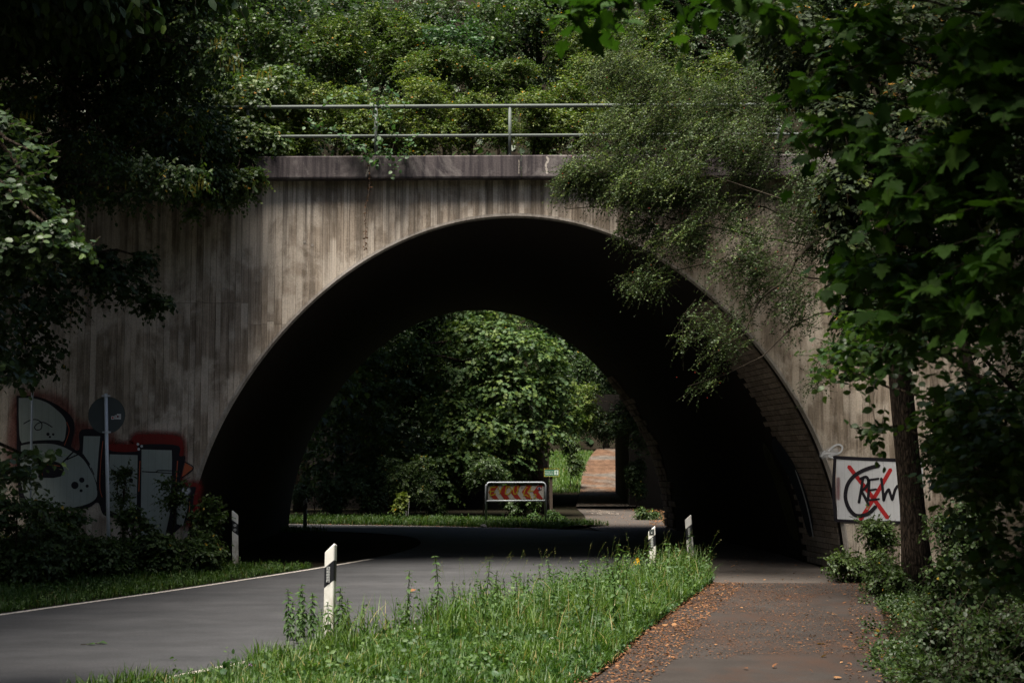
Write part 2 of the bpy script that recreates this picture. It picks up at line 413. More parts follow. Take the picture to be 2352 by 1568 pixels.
T['nettle'] = strip_leaf([(0, .02, 0), (.10, .22, .0), (.22, .27, 0), (.28, .22, 0), (.42, .25, -.02), (.48, .19, -.02), (.62, .18, -.05), (.68, .12, -.06), (.84, .09, -.10), (1.0, .0, -.16)])
T['needle'] = tmpl([(0, 0, 0), (.5, .10, .02), (1, 0, -.04), (.5, -.10, .02)], [(0, 2, 1), (0, 3, 2)])

def unit(a): return a / (np.linalg.norm(a, axis=-1, keepdims=True) + 1e-9)
def leaf_frames(d, nrm):
    X = unit(d); Z = nrm - (nrm * X).sum(-1, keepdims=True) * X; Z = unit(Z)
    return X, np.cross(Z, X), Z
def leaves(pos, d, nrm, size, tint, kind):
    V0, F0 = T[kind]; X, Y, Z = leaf_frames(d, nrm); s = size[:, None, None]
    V = pos[:, None, :] + s * (V0[None, :, 0:1] * X[:, None] + V0[None, :, 1:2] * Y[:, None] + V0[None, :, 2:3] * Z[:, None])
    F = F0[None] + (np.arange(len(pos)) * len(V0))[:, None, None]
    return V.reshape(-1, 3), F.reshape(-1, 3), np.repeat(tint, len(V0))
def twigs(P, rad):                        # P (S, k, 3) -> three-sided tapering twigs
    Sn, k, _ = P.shape
    d = unit(P[:, -1] - P[:, 0]); a = unit(np.cross(d, np.array([.2, .3, .93]))); b = np.cross(d, a)
    rr = rad[:, None] * np.linspace(1, .3, k)[None]
    ring = [P + rr[..., None] * (math.cos(w) * a + math.sin(w) * b)[:, None] for w in (0, 2.094, 4.189)]
    V = np.stack(ring, 2).reshape(Sn, k * 3, 3)
    F = []
    for i in range(k - 1):
        for j in range(3):
            p, q, r, t = i * 3 + j, i * 3 + (j + 1) % 3, (i + 1) * 3 + (j + 1) % 3, (i + 1) * 3 + j
            F += [(p, q, r), (p, r, t)]
    F = np.array(F)[None] + (np.arange(Sn) * k * 3)[:, None, None]
    return V.reshape(-1, 3), F.reshape(-1, 3)
def sprays(base, d, L, n, size, droop=.35, spread=1.0, hang=.25, flat=.55, tint=(.45, .16), old=.004, face=None, facew=.8):
    """leaf sprays: alternate leaves along a drooping twig"""
    Sn = len(base); t = (np.arange(n) + .6) / n
    tt = np.clip(t[None] + RNG.normal(0, .03, (Sn, n)), 0, 1)
    ax = unit(d)
    Lx = L[:, None, None]
    P = base[:, None] + ax[:, None] * Lx * tt[..., None]
    P[..., 2] -= droop * L[:, None] * tt ** 2
    tan = np.repeat(ax[:, None], n, 1).copy(); tan[..., 2] -= 2 * droop * tt; tan = unit(tan)
    side = unit(np.cross(tan, np.array([0, 0, 1.0])) + RNG.normal(0, .15, (Sn, n, 3)))
    sg = np.where(np.arange(n) % 2 == 0, 1.0, -1.0)[None, :, None] * np.ones((Sn, 1, 1))
    sg[:, -1] = 0
    ld = tan * .6 + sg * side * spread + RNG.normal(0, .25, (Sn, n, 3)); ld[..., 2] -= hang; ld = unit(ld)
    nr = RNG.normal(0, flat, (Sn, n, 3)); nr[..., 2] += .75
    if face is not None: nr += face[:, None] * facew
    sz = size * RNG.uniform(.65, 1.2, (Sn, n)) * np.where(tt > .85, .8, 1.0)
    tn = np.clip(RNG.normal(tint[0], tint[1] * .6, (Sn, n)) + RNG.normal(0, tint[1], (Sn, 1)), 0, .94)
    tn[RNG.random((Sn, n)) < old] = 1.0
    k = np.linspace(0, 1, 4)
    TP = base[:, None] + ax[:, None] * Lx * k[None, :, None]; TP[..., 2] -= droop * L[:, None] * k[None] ** 2
    return dict(pos=P.reshape(-1, 3), d=ld.reshape(-1, 3), n=nr.reshape(-1, 3), s=sz.ravel(), t=tn.ravel(), tw=TP, tr=L * .006)
def lobe_sprays(lobes, n, L, size, gap=.0, shell=.5, out=.8, **kw):
    """lobes: (cx, cy, cz, rx, ry, rz, count)"""
    B, D, LL, U = [], [], [], []
    for (cx, cy, cz, rx, ry, rz, cnt) in lobes:
        m = int(cnt); u = unit(RNG.normal(0, 1, (m, 3)))
        r = RNG.uniform(shell ** 3, 1, m) ** (1 / 3)
        c = np.array([cx, cy, cz]); R = np.array([rx, ry, rz])
        p = c + u * r[:, None] * R
        if gap > 0:
            keep = np.array([noise.noise(Vector((q[0] * 1.1, q[1] * 1.1, q[2] * 1.5)) * (1.6 / max(.5, min(rx, rz)))) for q in p]) > (gap - .5)
            p, u = p[keep], u[keep]
        d = u * out + RNG.normal(0, .5, u.shape); d[:, 2] *= .55; d = unit(d)
        l = L * RNG.uniform(.6, 1.25, len(p))
        B.append(p - d * l[:, None] * .6); D.append(d); LL.append(l); U.append(u)
    return sprays(np.concatenate(B), np.concatenate(D), np.concatenate(LL), n, size, face=np.concatenate(U), **kw)
def merge(a, b):
    if a is None: return b
    m = {k: np.concatenate([a[k], b[k]]) for k in ('pos', 'd', 'n', 's', 't', 'tw', 'tr')}
    return m
LEAFMESH = {}
def leaf_mesh(kind, mat, q):
    key = (kind, mat.name, q)
    if key not in LEAFMESH:
        V, F = T[kind]; LEAFMESH[key] = mesh("leaf", V, F, mat, tint=np.full(len(V), (q + .5) / 6))
    return LEAFMESH[key]
def in_view(pos):
    v = pos - np.array([0, 0, HC]); z = v[:, 1] * CP + v[:, 2] * SP; z = np.where(z < .1, .1, z)
    x = v[:, 0] / z * FPX; y = (v[:, 2] * CP - v[:, 1] * SP) / z * FPX
    return (abs(x) < 1160) & (abs(y) < 770) & (v[:, 1] > 1), z
def foliage(root, sp, kind, mat, singles=0, name="crown", twigmat=None, twigk=1.0):
    """the mass of leaves of one plant; the leaves that show largest become parts of their own"""
    o = rootloc(root)
    N_ = len(sp['pos']); pick = np.zeros(N_, bool)
    if singles:
        vis, z = in_view(sp['pos'])
        sc = np.where(vis, sp['s'] / z * RNG.uniform(.75, 1, N_), 0)
        # prefer leaves on the camera side of the plant
        sc *= np.where(sp['pos'][:, 1] < np.quantile(sp['pos'][:, 1], .45), 1, .3)
        idx = np.argsort(-sc)[:singles]; pick[idx[sc[idx] > 0]] = True
        X, Y, Z = leaf_frames(sp['d'][pick], sp['n'][pick])
        for p, x, y, zz, s, t in zip(sp['pos'][pick] - o, X, Y, Z, sp['s'][pick], sp['t'][pick]):
            lo = bpy.data.objects.new("leaf", leaf_mesh(kind, mat, int(min(t * 6, 5))))
            lo.matrix_local = Matrix(((x[0] * s, y[0] * s, zz[0] * s, p[0]), (x[1] * s, y[1] * s, zz[1] * s, p[1]), (x[2] * s, y[2] * s, zz[2] * s, p[2]), (0, 0, 0, 1)))
            lo.parent = root; COL.objects.link(lo)
    k = ~pick
    V, F, tn = leaves(sp['pos'][k], sp['d'][k], sp['n'][k], sp['s'][k], sp['t'][k], kind)
    c = obj(name, V, F, mat, root, tint=tn, kind='stuff')
    if twigk > 0:
        V, F = twigs(sp['tw'], sp['tr'] * twigk)
        obj("twigs", V, F, twigmat or M['twig'], root, kind='stuff')
    return c
def limb_path(a, b, sag=.15, wob=.12, n=9):
    a, b = np.asarray(a, float), np.asarray(b, float); L = np.linalg.norm(b - a)
    t = np.linspace(0, 1, n)[:, None]; P = a + (b - a) * t
    P[:, 2] += (np.sin(np.pi * t) * sag * L)[:, 0]
    w = RNG.normal(0, wob * L / n, (n, 3)); w[0] = w[-1] = 0
    return P + np.cumsum(w, 0) * np.sin(np.pi * t)
def woody(root, base, top, r0, r1, limbs, mat=None, k=9, name="trunk", bend=.1):
    m = MB(); base, top = np.asarray(base, float), np.asarray(top, float)
    P = limb_path(base, top, 0, bend, 12); P[0] = base - [0, 0, .15]
    rr = np.linspace(r0, r1, 12); rr[0] *= 1.45; rr[1] *= 1.12
    m.tube(P, rr, k)
    for (t, end, lr) in limbs:
        i = int(t * 11); s = P[i]
        m.tube(limb_path(s, end, .08, .25), np.linspace(lr, lr * .25, 9), 6)
    return m.build(name, mat or M['bark'], root, smooth=True)
def lob(x, y, Y, px, py, dy, cnt):        # a lobe given by its place in the photo and its distance
    c = at(x, y, Y); k = ppm(Y)
    return (c[0], c[1], c[2], px / k, dy, py / k, cnt)

# ------------------------------------------------------------------ terrain
def sst(a, b, x): t = np.clip((x - a) / (b - a), 0, 1); return t * t * (3 - 2 * t)
def path_rise(y): return np.where(y > 67, .048 * (np.minimum(y, 76) - 67), 0) + np.where(y > 76, .07 * (np.minimum(y, 118) - 76), 0)
def terrain(x, y):
    x, y = np.asarray(x, float), np.asarray(y, float)
    XL = -24 + 12.5 * sst(10, 20, y) - 32 * sst(41, 45, y) * (1 - sst(54, 60, y))
    XR = 9.2 + 5 * sst(47, 52, y)
    z = np.minimum(np.maximum(XL - x, 0) * .75, 34) + np.minimum(np.maximum(x - XR, 0) * .75, 34)
    z = z + np.minimum(np.maximum(y - 122, 0) * .9, 95) + np.minimum(np.maximum(-y - 22, 0) * .7, 34) + path_rise(y)  # slopes beside and behind the camera are invented to block low sky
    return z
gx = np.unique(np.concatenate([np.linspace(-240, -30, 22), np.arange(-30, 30.1, 1.0), np.linspace(30, 240, 22)]))
gy = np.unique(np.concatenate([np.linspace(-200, -10, 20), np.arange(-10, 130.1, 1.0), np.linspace(130, 420, 24)]))
GX, GY = np.meshgrid(gx, gy); GZ = terrain(GX, GY) - .03
GZ += np.where((GZ > .5) & (np.abs(GX) > 16), RNG.normal(0, .15, GZ.shape), 0)
i = np.arange(len(gy) - 1)[:, None] * len(gx) + np.arange(len(gx) - 1)[None]
F = np.stack([i, i + 1, i + 1 + len(gx), i + len(gx)], -1).reshape(-1, 4)
tag(obj("ground", np.stack([GX, GY, GZ], -1).reshape(-1, 3), F, M['soil'], smooth=True), kind='structure')

# wooded slope far behind: too far off to tell the trees apart
hp = np.stack([RNG.uniform(-75, 75, 16000), RNG.uniform(119, 205, 16000)], -1)
hp = np.concatenate([hp, np.stack([RNG.choice([-1, 1], 9000) * RNG.uniform(13, 40, 9000), RNG.uniform(52, 125, 9000)], -1)])
hq = np.concatenate([hp, (terrain(hp[:, 0], hp[:, 1]) + RNG.uniform(0, 5, len(hp)))[:, None]], -1)
V, F, tn = leaves(hq, RNG.normal(0, 1, hq.shape) * [1, 1, .5], RNG.normal(0, .5, hq.shape) + [0, -.7, .7], RNG.uniform(.5, 1.1, len(hq)), np.clip(RNG.normal(.3, .15, len(hq)), 0, .9), 'lob5')
tag(obj("wooded_slope", V, F, M['lf_hornbeam'], tint=tn), kind='stuff')
# unseen leaf mass added beside and behind the camera to block low sky light
hp = np.concatenate([np.stack([RNG.uniform(-20, -12.5, 5000), RNG.uniform(-24, 17, 5000), RNG.uniform(0, 11, 5000)], -1), np.stack([RNG.uniform(8.5, 14, 5000), RNG.uniform(-24, 17, 5000), RNG.uniform(0, 11, 5000)], -1),
                     np.stack([RNG.uniform(-22, 14, 6000), RNG.uniform(-34, -24, 6000), RNG.uniform(0, 15, 6000)], -1)])
V, F, tn = leaves(hp, RNG.normal(0, 1, hp.shape), RNG.normal(0, 1, hp.shape), RNG.uniform(.5, 1.0, len(hp)), np.clip(RNG.normal(.3, .15, len(hp)), 0, .9), 'lob5')
tag(obj("sky_blocking_leaves", V, F, M['lf_hornbeam'], tint=tn), kind='stuff')

# ------------------------------------------------------------------ road and paths
roadL = [(-15.5, -6), (-10.6, 9.0), gp(0, 1408)[:2], gp(400, 1352)[:2], gp(740, 1300)[:2], (-2.5, 33), (-2.4, 37.5), (-3.4, 41), (-6.0, 43.4), (-10, 45.0), (-24, 48.5)]
roadR = [(-8.9, -6), (-4.9, 9.0), gp(455, 1549)[:2], (0.0, 19.4), (2.25, 24.6), (3.1, 28), (3.7, 33), (3.6, 38.5), (2.9, 42.6), gp(1290, 1215)[:2], gp(1000, 1208)[:2], gp(690, 1203)[:2], (-22, 54)]
RL, RR = curve(roadL, 160), curve(roadR, 160)
def resample(P, n=160):
    s = np.concatenate([[0], np.cumsum(np.linalg.norm(np.diff(P, axis=0), axis=1))]); q = np.linspace(0, s[-1], n)
    return np.stack([np.interp(q, s, P[:, 0]), np.interp(q, s, P[:, 1])], -1)
RL, RR = resample(RL), resample(RR)
def ribbon(name, A, B, z, mat, crown=0.0, zf=None, seg=2, **kw):
    n = len(A); t = np.linspace(0, 1, seg + 1)
    V = A[:, None] * (1 - t[None, :, None]) + B[:, None] * t[None, :, None]
    Z = np.full(V.shape[:2], z) + crown * (np.sin(np.pi * t))[None]
    if zf is not None: Z = Z + zf(V[..., 0], V[..., 1])
    V = np.concatenate([V, Z[..., None]], -1).reshape(-1, 3)
    i = np.arange(n - 1)[:, None] * (seg + 1) + np.arange(seg)[None]
    F = np.stack([i, i + seg + 1, i + seg + 2, i + 1], -1).reshape(-1, 4)[:, ::-1]
    return tag(obj(name, V, F, mat, smooth=True), kind='structure', **kw)
ribbon("road", RL, RR, 0.0, M['road'])
def inset(P, Q, a): # move from P towards Q by a metres
    d = Q - P; return P + d / np.linalg.norm(d, axis=1, keepdims=True) * a
for P_, Q_, sgn_ in ((RL, RR, 0), (RR, RL, 1)):
    for k_ in (P_[:, 1] < 30.5, P_[:, 1] > (44.6 if sgn_ else 46)):
        a_, b_ = inset(P_, Q_, .10)[k_], inset(P_, Q_, .23)[k_]
        ribbon("road_marking", *((b_, a_) if sgn_ else (a_, b_)), .004, M['line'], seg=1)
pathL = [(-2.6, 2), (-.55, 9), gp(1390, 1541)[:2], gp(1490, 1450)[:2], gp(1640, 1338)[:2]]
pathR = [(1.3, 2), (2.8, 9), gp(2050, 1568)[:2], gp(2035, 1450)[:2], gp(2010, 1338)[:2]]
PL, PR = resample(curve(pathL, 60), 60), resample(curve(pathR, 60), 60)
ribbon("footpath", PL, PR, .0, M['path'], seg=4)
pl2, pr2 = [gp(1640, 1338)[:2], (3.65, 28), (3.4, 38), (2.5, 46), (2.85, 56), (3.0, 66.5)], [gp(2010, 1338)[:2], (6.0, 28), (5.85, 38), (5.1, 46.3), (5.7, 56), (5.85, 66.5)]
P2L, P2R = resample(curve(pl2, 80), 80), resample(curve(pr2, 80), 80)
ribbon("footpath", P2L, P2R, -.004, M['slab'], seg=4)
P3L, P3R = resample(curve([(2.95, 66), (3.6, 76), (4.6, 92), (6.2, 110), (8.0, 124)], 60), 60), resample(curve([(5.9, 66), (6.3, 76), (7.4, 92), (8.9, 110), (11, 124)], 60), 60)
ribbon("footpath", P3L, P3R, .11, M['gravel'], zf=lambda x, y: path_rise(y), seg=3)
# bicycle sign painted on the far path
bm_ = MB(); c0 = gp(1390, 1179)
def pv(pts): return [(c0[0] + x, c0[1] + y * 5.2, .006) for x, y in pts]
def addstroke(mb, pts, w, f):
    V, Fc = stroke(pts, w); mb.add(f(V), Fc)
for cx in (-.34, .34): addstroke(bm_, circle2((cx, 0), .19, .19, 20) + [(cx + .19, 0)], .045, pv)
for s in ([(-.34, 0), (-.1, .3), (.22, .3), (.34, 0)], [(-.1, .3), (0, 0), (.22, .3)], [(-.34, 0), (0, 0)], [(-.16, .38), (-.02, .38)], [(.2, .42), (.34, .42)]):
    addstroke(bm_, s, .045, pv)
for s in ([(-.62, .55), (.62, .55)], [(-.3, .85), (-.1, 1.05), (.1, .85)], [(-.2, .75), (.25, .75)]): addstroke(bm_, s, .05, pv)
tag(bm_.build("road_marking", M['faded']), kind='structure')

# ------------------------------------------------------------------ the arch bridge
bridge = thing("arch_bridge", (0.03, WY, 0), "large board-marked concrete arch bridge with graffiti carrying a railed parapet over road and path", "bridge")
HW = [(499, 0), (500, 60), (513, 137), (540, 208), (579, 299), (603, 341), (624, 378), (694, 465), (758, 533), (838, 589), (930, 647), (986, 678), (1021, 691), (1112, 724), (1176, 738), (1214, 747), (1300, 753), (1330, 755)]
hz = []                                   # arch: half width at each height, from the survey
for (y, hw) in HW:
    z = wp(1179, y)[1]; hz.append((hw / FPX * WY, z))
AX, AZ = 0.025, hz[0][1]
_h = np.array(hz); _th = np.arctan2(_h[:, 1], _h[:, 0]); _r = np.hypot(_h[:, 0], _h[:, 1])
_k = np.polyfit(np.concatenate([_th, math.pi - _th]) - math.pi / 2, np.concatenate([_r, _r]), 8)
_t = np.linspace(math.pi / 2, -.06, 100); _rr = np.polyval(_k, np.maximum(_t, 0) - math.pi / 2)
arc = np.stack([_rr * np.cos(_t), np.where(_t > 0, _rr * np.sin(_t), _t * 6)], -1)
arc = arc[arc[:, 1] > -.35]
def hw_at(z): return np.interp(z, arc[::-1, 1], arc[::-1, 0])
def arch_z(u): return np.interp(abs(u - AX), arc[:, 0], arc[:, 1])
# full outline from left foot over the crown to the right foot
OUT = np.concatenate([np.stack([AX - arc[::-1, 0], arc[::-1, 1]], -1), np.stack([AX + arc[1:, 0], arc[1:, 1]], -1)])
YF, XF = 45.4, -1.085
fs = 428 / FPX * YF / hz[-2][0]
fz = (at(1098, 714, YF)[2]) / AZ
def vault(u, z, s, off=0.0):              # s = 0 front, 1 back; off = outwards of the opening
    k = 1 + (fs - 1) * s; q = 1 + (fz - 1) * s
    X = AX + (u - AX) * k + (XF - AX) * s
    return np.array([X, wy(u) * (1 - s) + YF * s, z * q])
def normals2(P):
    t = np.gradient(P, axis=0); nn = np.stack([-t[:, 1], t[:, 0]], -1); return nn / np.linalg.norm(nn, axis=1, keepdims=True)
ON = normals2(OUT)
if ON[len(ON) // 2, 1] < 0: ON = -ON
nS = 14
V = [vault(u, z, s) + np.array([o_[0], 0, o_[1]]) * .03 for s in np.linspace(0.003, .997, nS) for (u, z), o_ in zip(OUT, ON)]
m = len(OUT); F = [(a * m + b, a * m + b + 1, (a + 1) * m + b + 1, (a + 1) * m + b) for a in range(nS - 1) for b in range(m - 1)]
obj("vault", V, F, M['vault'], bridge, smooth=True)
# chamfered pale edge round the opening
CH = .085
V = []
for (u, z), o_ in zip(OUT, ON):
    a = np.array([u + o_[0] * CH, 0, z + o_[1] * CH]); b = np.array([u, 0, z]); e = .06 if z < 3.2 else .035
    a1 = np.array([u + o_[0] * e, 0, z + o_[1] * e])
    V += [(a[0], wy(a[0]) - .004, a[2]), (a1[0], wy(a1[0]) - .005, a1[2]), (b[0], wy(b[0]) + .05, b[2]), (b[0] + o_[0] * .02, wy(b[0]) + .13, b[2] + o_[1] * .02)]
F = [(4 * i + j, 4 * i + 4 + j, 4 * i + 5 + j, 4 * i + 1 + j) for i in range(m - 1) for j in range(3)]
obj("arch_edge", V, F, M['edge'], bridge)
ZT = wp(1176, 414)[1]                     # underside of the parapet
# mass behind the boards
def wall_with_opening(y0, thick, ztop, x0, x1, sgn=1, s=0.0, inset_=.1):
    mb = MB(); k = 1 + (fs - 1) * s; q = 1 + (fz - 1) * s
    P = [(AX + (u - AX) * k + (XF - AX) * s + o_[0] * inset_, z * q + o_[1] * inset_) for (u, z), o_ in zip(OUT, ON)]
    for i in range(len(P) - 1):
        (ua, za), (ub, zb) = P[i], P[i + 1]
        ya, yb = y0(ua), y0(ub)
        mb.add([(ua, ya, za), (ub, yb, zb), (ub, yb, ztop), (ua, ya, ztop)], [(0, 1, 2, 3)])
    mb.add([(x0, y0(x0), -.4), (P[0][0], y0(P[0][0]), -.4), (P[0][0], y0(P[0][0]), ztop), (x0, y0(x0), ztop)], [(0, 1, 2, 3)])
    mb.add([(P[-1][0], y0(P[-1][0]), -.4), (x1, y0(x1), -.4), (x1, y0(x1), ztop), (P[-1][0], y0(P[-1][0]), ztop)], [(0, 1, 2, 3)])
    return mb
wall_with_opening(lambda x: wy(x) + .012, .3, ZT - .002, -34, 34, inset_=.08).build("wall_core", M['joint'], bridge)
wall_with_opening(lambda x: YF - .002 * x, .3, ZT, -34, 34, s=1.0, inset_=.04).build("rear_wall", M['stone'], bridge)
# boards: one strip per shuttering board and lift
LIFTS = [-.35, wp(500, 745)[1], ZT]
NB = 0
x = -10.6
while x < 10.4:
    bw = random.uniform(.10, .165)
    gj = random.choice((.0006, .0006, .0015, .003)); xa, xb = x + gj, x + bw - gj
    x += bw
    xs = np.linspace(xa, xb, 4)
    low = np.array([arch_z(u) if abs(u - AX) < hz[-1][0] else -.35 for u in xs])
    # allow for the chamfer
    inside = np.abs(xs - AX) < hw_at(-.3) + CH
    low = np.array([max(-.35, arch_top) for arch_top in [np.interp(abs(u - AX), (arc[:, 0] + CH * np.abs(ON[len(ON) // 2:, 0][:len(arc)])), arc[:, 1] + CH * np.abs(ON[len(ON) // 2:, 1][:len(arc)]), right=-.35) for u in xs]])
    jit = random.uniform(-.12, .12) if random.random() < .35 else 0
    cut = LIFTS[1] + (0.42 if -5.1 > x else 0) + jit
    for (za, zb) in ((-.35, cut - .004), (cut + .004, ZT)):
        lo = np.maximum(low, za)
        if lo.min() > zb - .05: continue
        lo = np.minimum(lo, zb - .01)
        pr = random.uniform(0, .007); bev = .005
        yv = wy((xa + xb) / 2) - pr
        P = [(u, z) for u, z in zip(xs, lo)] + [(xb, zb), (xa, zb)]
        c = np.mean(P, axis=0)
        mb = MB()
        front = [(u + (bev if u < c[0] else -bev) * (abs(u - c[0]) > bw * .4), yv, z) for u, z in P]
        mid = [(u, yv + .004, z) for u, z in P]; back = [(u, wy(u) + .03, z) for u, z in P]
        k = len(P)
        mb.add(front + mid + back, [tuple(range(k))] + [(i, i + k, (i + 1) % k + k, (i + 1) % k) for i in range(k)] + [(i + k, i + 2 * k, (i + 1) % k + 2 * k, (i + 1) % k + k) for i in range(k)])
        mb.build("wall_board", M['board'], bridge); NB += 1
for (px, py) in ((901, 640), (1218, 968), (1045, 1085), (720, 1250), (895, 1155), (740, 900), (1250, 980)):   # tie holes
    u, z = wp(px * .5742, py * .5742)
    mb = MB(); c = np.array([u, wy(u) - .009, z])
    mb.tube([c + [0, .02, 0], c], [.028, .026], 10).build("tie_cone", M['edge'], bridge)
# courses of long bricks on the inside of the right foot
def brick_at(side, s0, s1, ia, ib, pr, mat, name, rough=0.0):
    """a block on the vault face between stations s0..s1 and outline lengths ia..ib"""
    pts = []
    for s in (s0, s1):
        for l in (ia, ib):
            z = np.interp(l, ALEN, arc[::-1, 1]); h = np.interp(l, ALEN, arc[::-1, 0])
            u = AX + side * h
            z2 = np.interp(l + .05, ALEN, arc[::-1, 1]); h2 = np.interp(l + .05, ALEN, arc[::-1, 0])
            t = np.array([side * (h2 - h), z2 - z]); t /= np.linalg.norm(t)
            nn = np.array([-t[1], t[0]]) * side        # into the opening for the right side
            if nn[0] * side > 0: nn = -nn
            p = vault(u, z, s); e = .012
            q = p + np.array([nn[0], 0, nn[1]]) * (pr + random.uniform(-rough, rough))
            b = p - np.array([nn[0], 0, nn[1]]) * .028
            pts.append((b, q))
    B = [pts[i][0] for i in (0, 1, 3, 2)]; Q = [pts[i][1] for i in (0, 1, 3, 2)]
    cm = np.mean(Q, axis=0); sh = .012 if rough == 0 else .04
    Q2 = [q + (cm - q) / np.linalg.norm(cm - q) * sh for q in Q]
    Qm = [b + (q - b) * .7 for b, q in zip(B, Q)]
    MB().prism(B, Qm).prism(Qm, Q2).build(name, mat, bridge)
seg = np.linalg.norm(np.diff(arc[::-1], axis=0), axis=1)
ALEN = np.concatenate([[0], np.cumsum(seg)])   # length along the right side from the foot upwards
dS = 1 / (YF - WY)
l = .12; row = 0
while l < 6.1:
    s = .30 - (row % 2) * .26
    for b in range(5):
        ln = random.uniform(.46, .58)
        sa = max(s, .30)
        if s + ln > .42: brick_at(1, (sa + .006) * dS, (s + ln - .006) * dS, l + .004, l + .112, random.uniform(-.004, .008), M['brick'], "brick")
        s += ln
    l += .116; row += 1
l = .1
while l < 5.4:                            # rough stones round the far mouth
    h = random.uniform(.17, .27); s = 1 - .002
    for b in range(3):
        ln = random.uniform(.32, .72)
        brick_at(1, s - (ln - .02) * dS, s - .01 * dS, l + .01, l + h - .012, random.uniform(.0, .045), M['stone'], "stone", .015)
        s -= ln * dS
    l += h
# parapet in three castings
u0, u1, u2, u3 = -9.2, wp(848, 390)[0], wp(1197, 390)[0], 10.3
PT = wp(1100, 363)[1]
for a, b in ((u0, u1), (u1, u2), (u2, u3)):
    mb = MB(); a += .006; b -= .006
    def sec(u):
        y = wy(u); return [(u, y - .24, ZT), (u, y - .25, ZT + .03), (u, y - .25, PT - .02), (u, y - .23, PT), (u, y + .32, PT + .012), (u, y + .32, ZT)]
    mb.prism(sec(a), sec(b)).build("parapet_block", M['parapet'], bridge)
for px, w_, z0_, z1_, mt in ((851, .028, .06, .98, 'edge'), (845, .05, .0, .35, 'edge'), (1255, .05, .1, .95, 'edge'), (1192, .022, .1, .8, 'edge'), (1197, .010, .02, .98, 'black')):   # lime streaks and the open joint
    u = wp(px, 390)[0]; h_ = PT - .02 - (ZT + .03); P_ = curve([(u + random.gauss(0, w_ * .3), ZT + .03 + h_ * f_) for f_ in np.linspace(z0_, z1_, 6)], 14)
    V, F = stroke(P_, w_ * np.array([.3 + .7 * abs(math.sin(i_ * 1.9)) for i_ in range(14)])); obj("lime_streak" if mt == 'edge' else "open_joint", [(v[0], wy(v[0]) - .2535, v[1]) for v in V], F, M[mt], bridge)
rail_y = lambda u: wy(u) - .02
ZR1, ZR2 = at(1100, 244.5, WY)[2], at(1100, 312, WY)[2]
railing = thing("railing", (0, WY, PT), "grey green tubular railing with two rails along the top of the parapet", "railing")
for z, r in ((ZR1, .038), (ZR2, .031)):
    MB().tube([(u, rail_y(u), z) for u in (-9, -5, 0, 5, 10)], r, 12).build("rail", M['steel'], railing, smooth=True)
for px in (-43, 263, 567, 863, 1171, 1478, 1784, 2090):
    u = at(px, 300, WY)[0]
    mb = MB(); mb.tube([(u, rail_y(u), PT - .02), (u, rail_y(u), ZR1 - .03)], .033, 10)
    o = mb.build("post", M['steel'], railing, smooth=True)
    MB().box((u - .07, rail_y(u) - .07, PT), (u + .07, rail_y(u) + .07, PT + .015)).build("base_plate", M['steel'], o)

# deck and embankment
mb = MB()
mb.add([(-60, WY + 1.3, ZT + .1), (60, WY - .9, ZT + .1), (60, YF, ZT + .1), (-60, YF, ZT + .1)], [(0, 1, 2, 3)])
tag(mb.build("embankment", M['soil']), kind='structure')
def side_wall(x0, x1):
    mb = MB(); mb.add([(x0, WY - WK * -x0 + .0, -.4), (x1, wy(x1), -.4), (x1, wy(x1), ZT), (x0, wy(x0), ZT)], [(0, 1, 2, 3)])
for a, b in ((-34, -10.65), (10.45, 34)):
    mb = MB(); mb.prism([(a, wy(a), -.4), (b, wy(b), -.4), (b, wy(b), ZT - .004), (a, wy(a), ZT - .004)], [(a, wy(a) + .017, -.4), (b, wy(b) + .017, -.4), (b, wy(b) + .017, ZT - .004), (a, wy(a) + .017, ZT - .004)])
    mb.build("wing_wall", M['edge'], bridge)

# second underpass behind
up = thing("footbridge_underpass", (4.6, 67, 0), "dark concrete underpass beyond the arch that the footpath runs through", "underpass")
yA, yB = 66.8, 76.0
xa, xb = at(1256, 1150, 71)[0], at(1420, 1150, 74)[0]
MB().box((-34, yA, -.3), (xa, yB, 4.3)).build("abutment", M['shade_dark'], up)
MB().box((xb, yA, -.3), (34, yB, 4.3)).build("abutment", M['shade_dark'], up)
MB().box((-34, yA - .15, 4.3), (34, yB + .15, 5.3)).build("deck", M['shade_dark'], up)

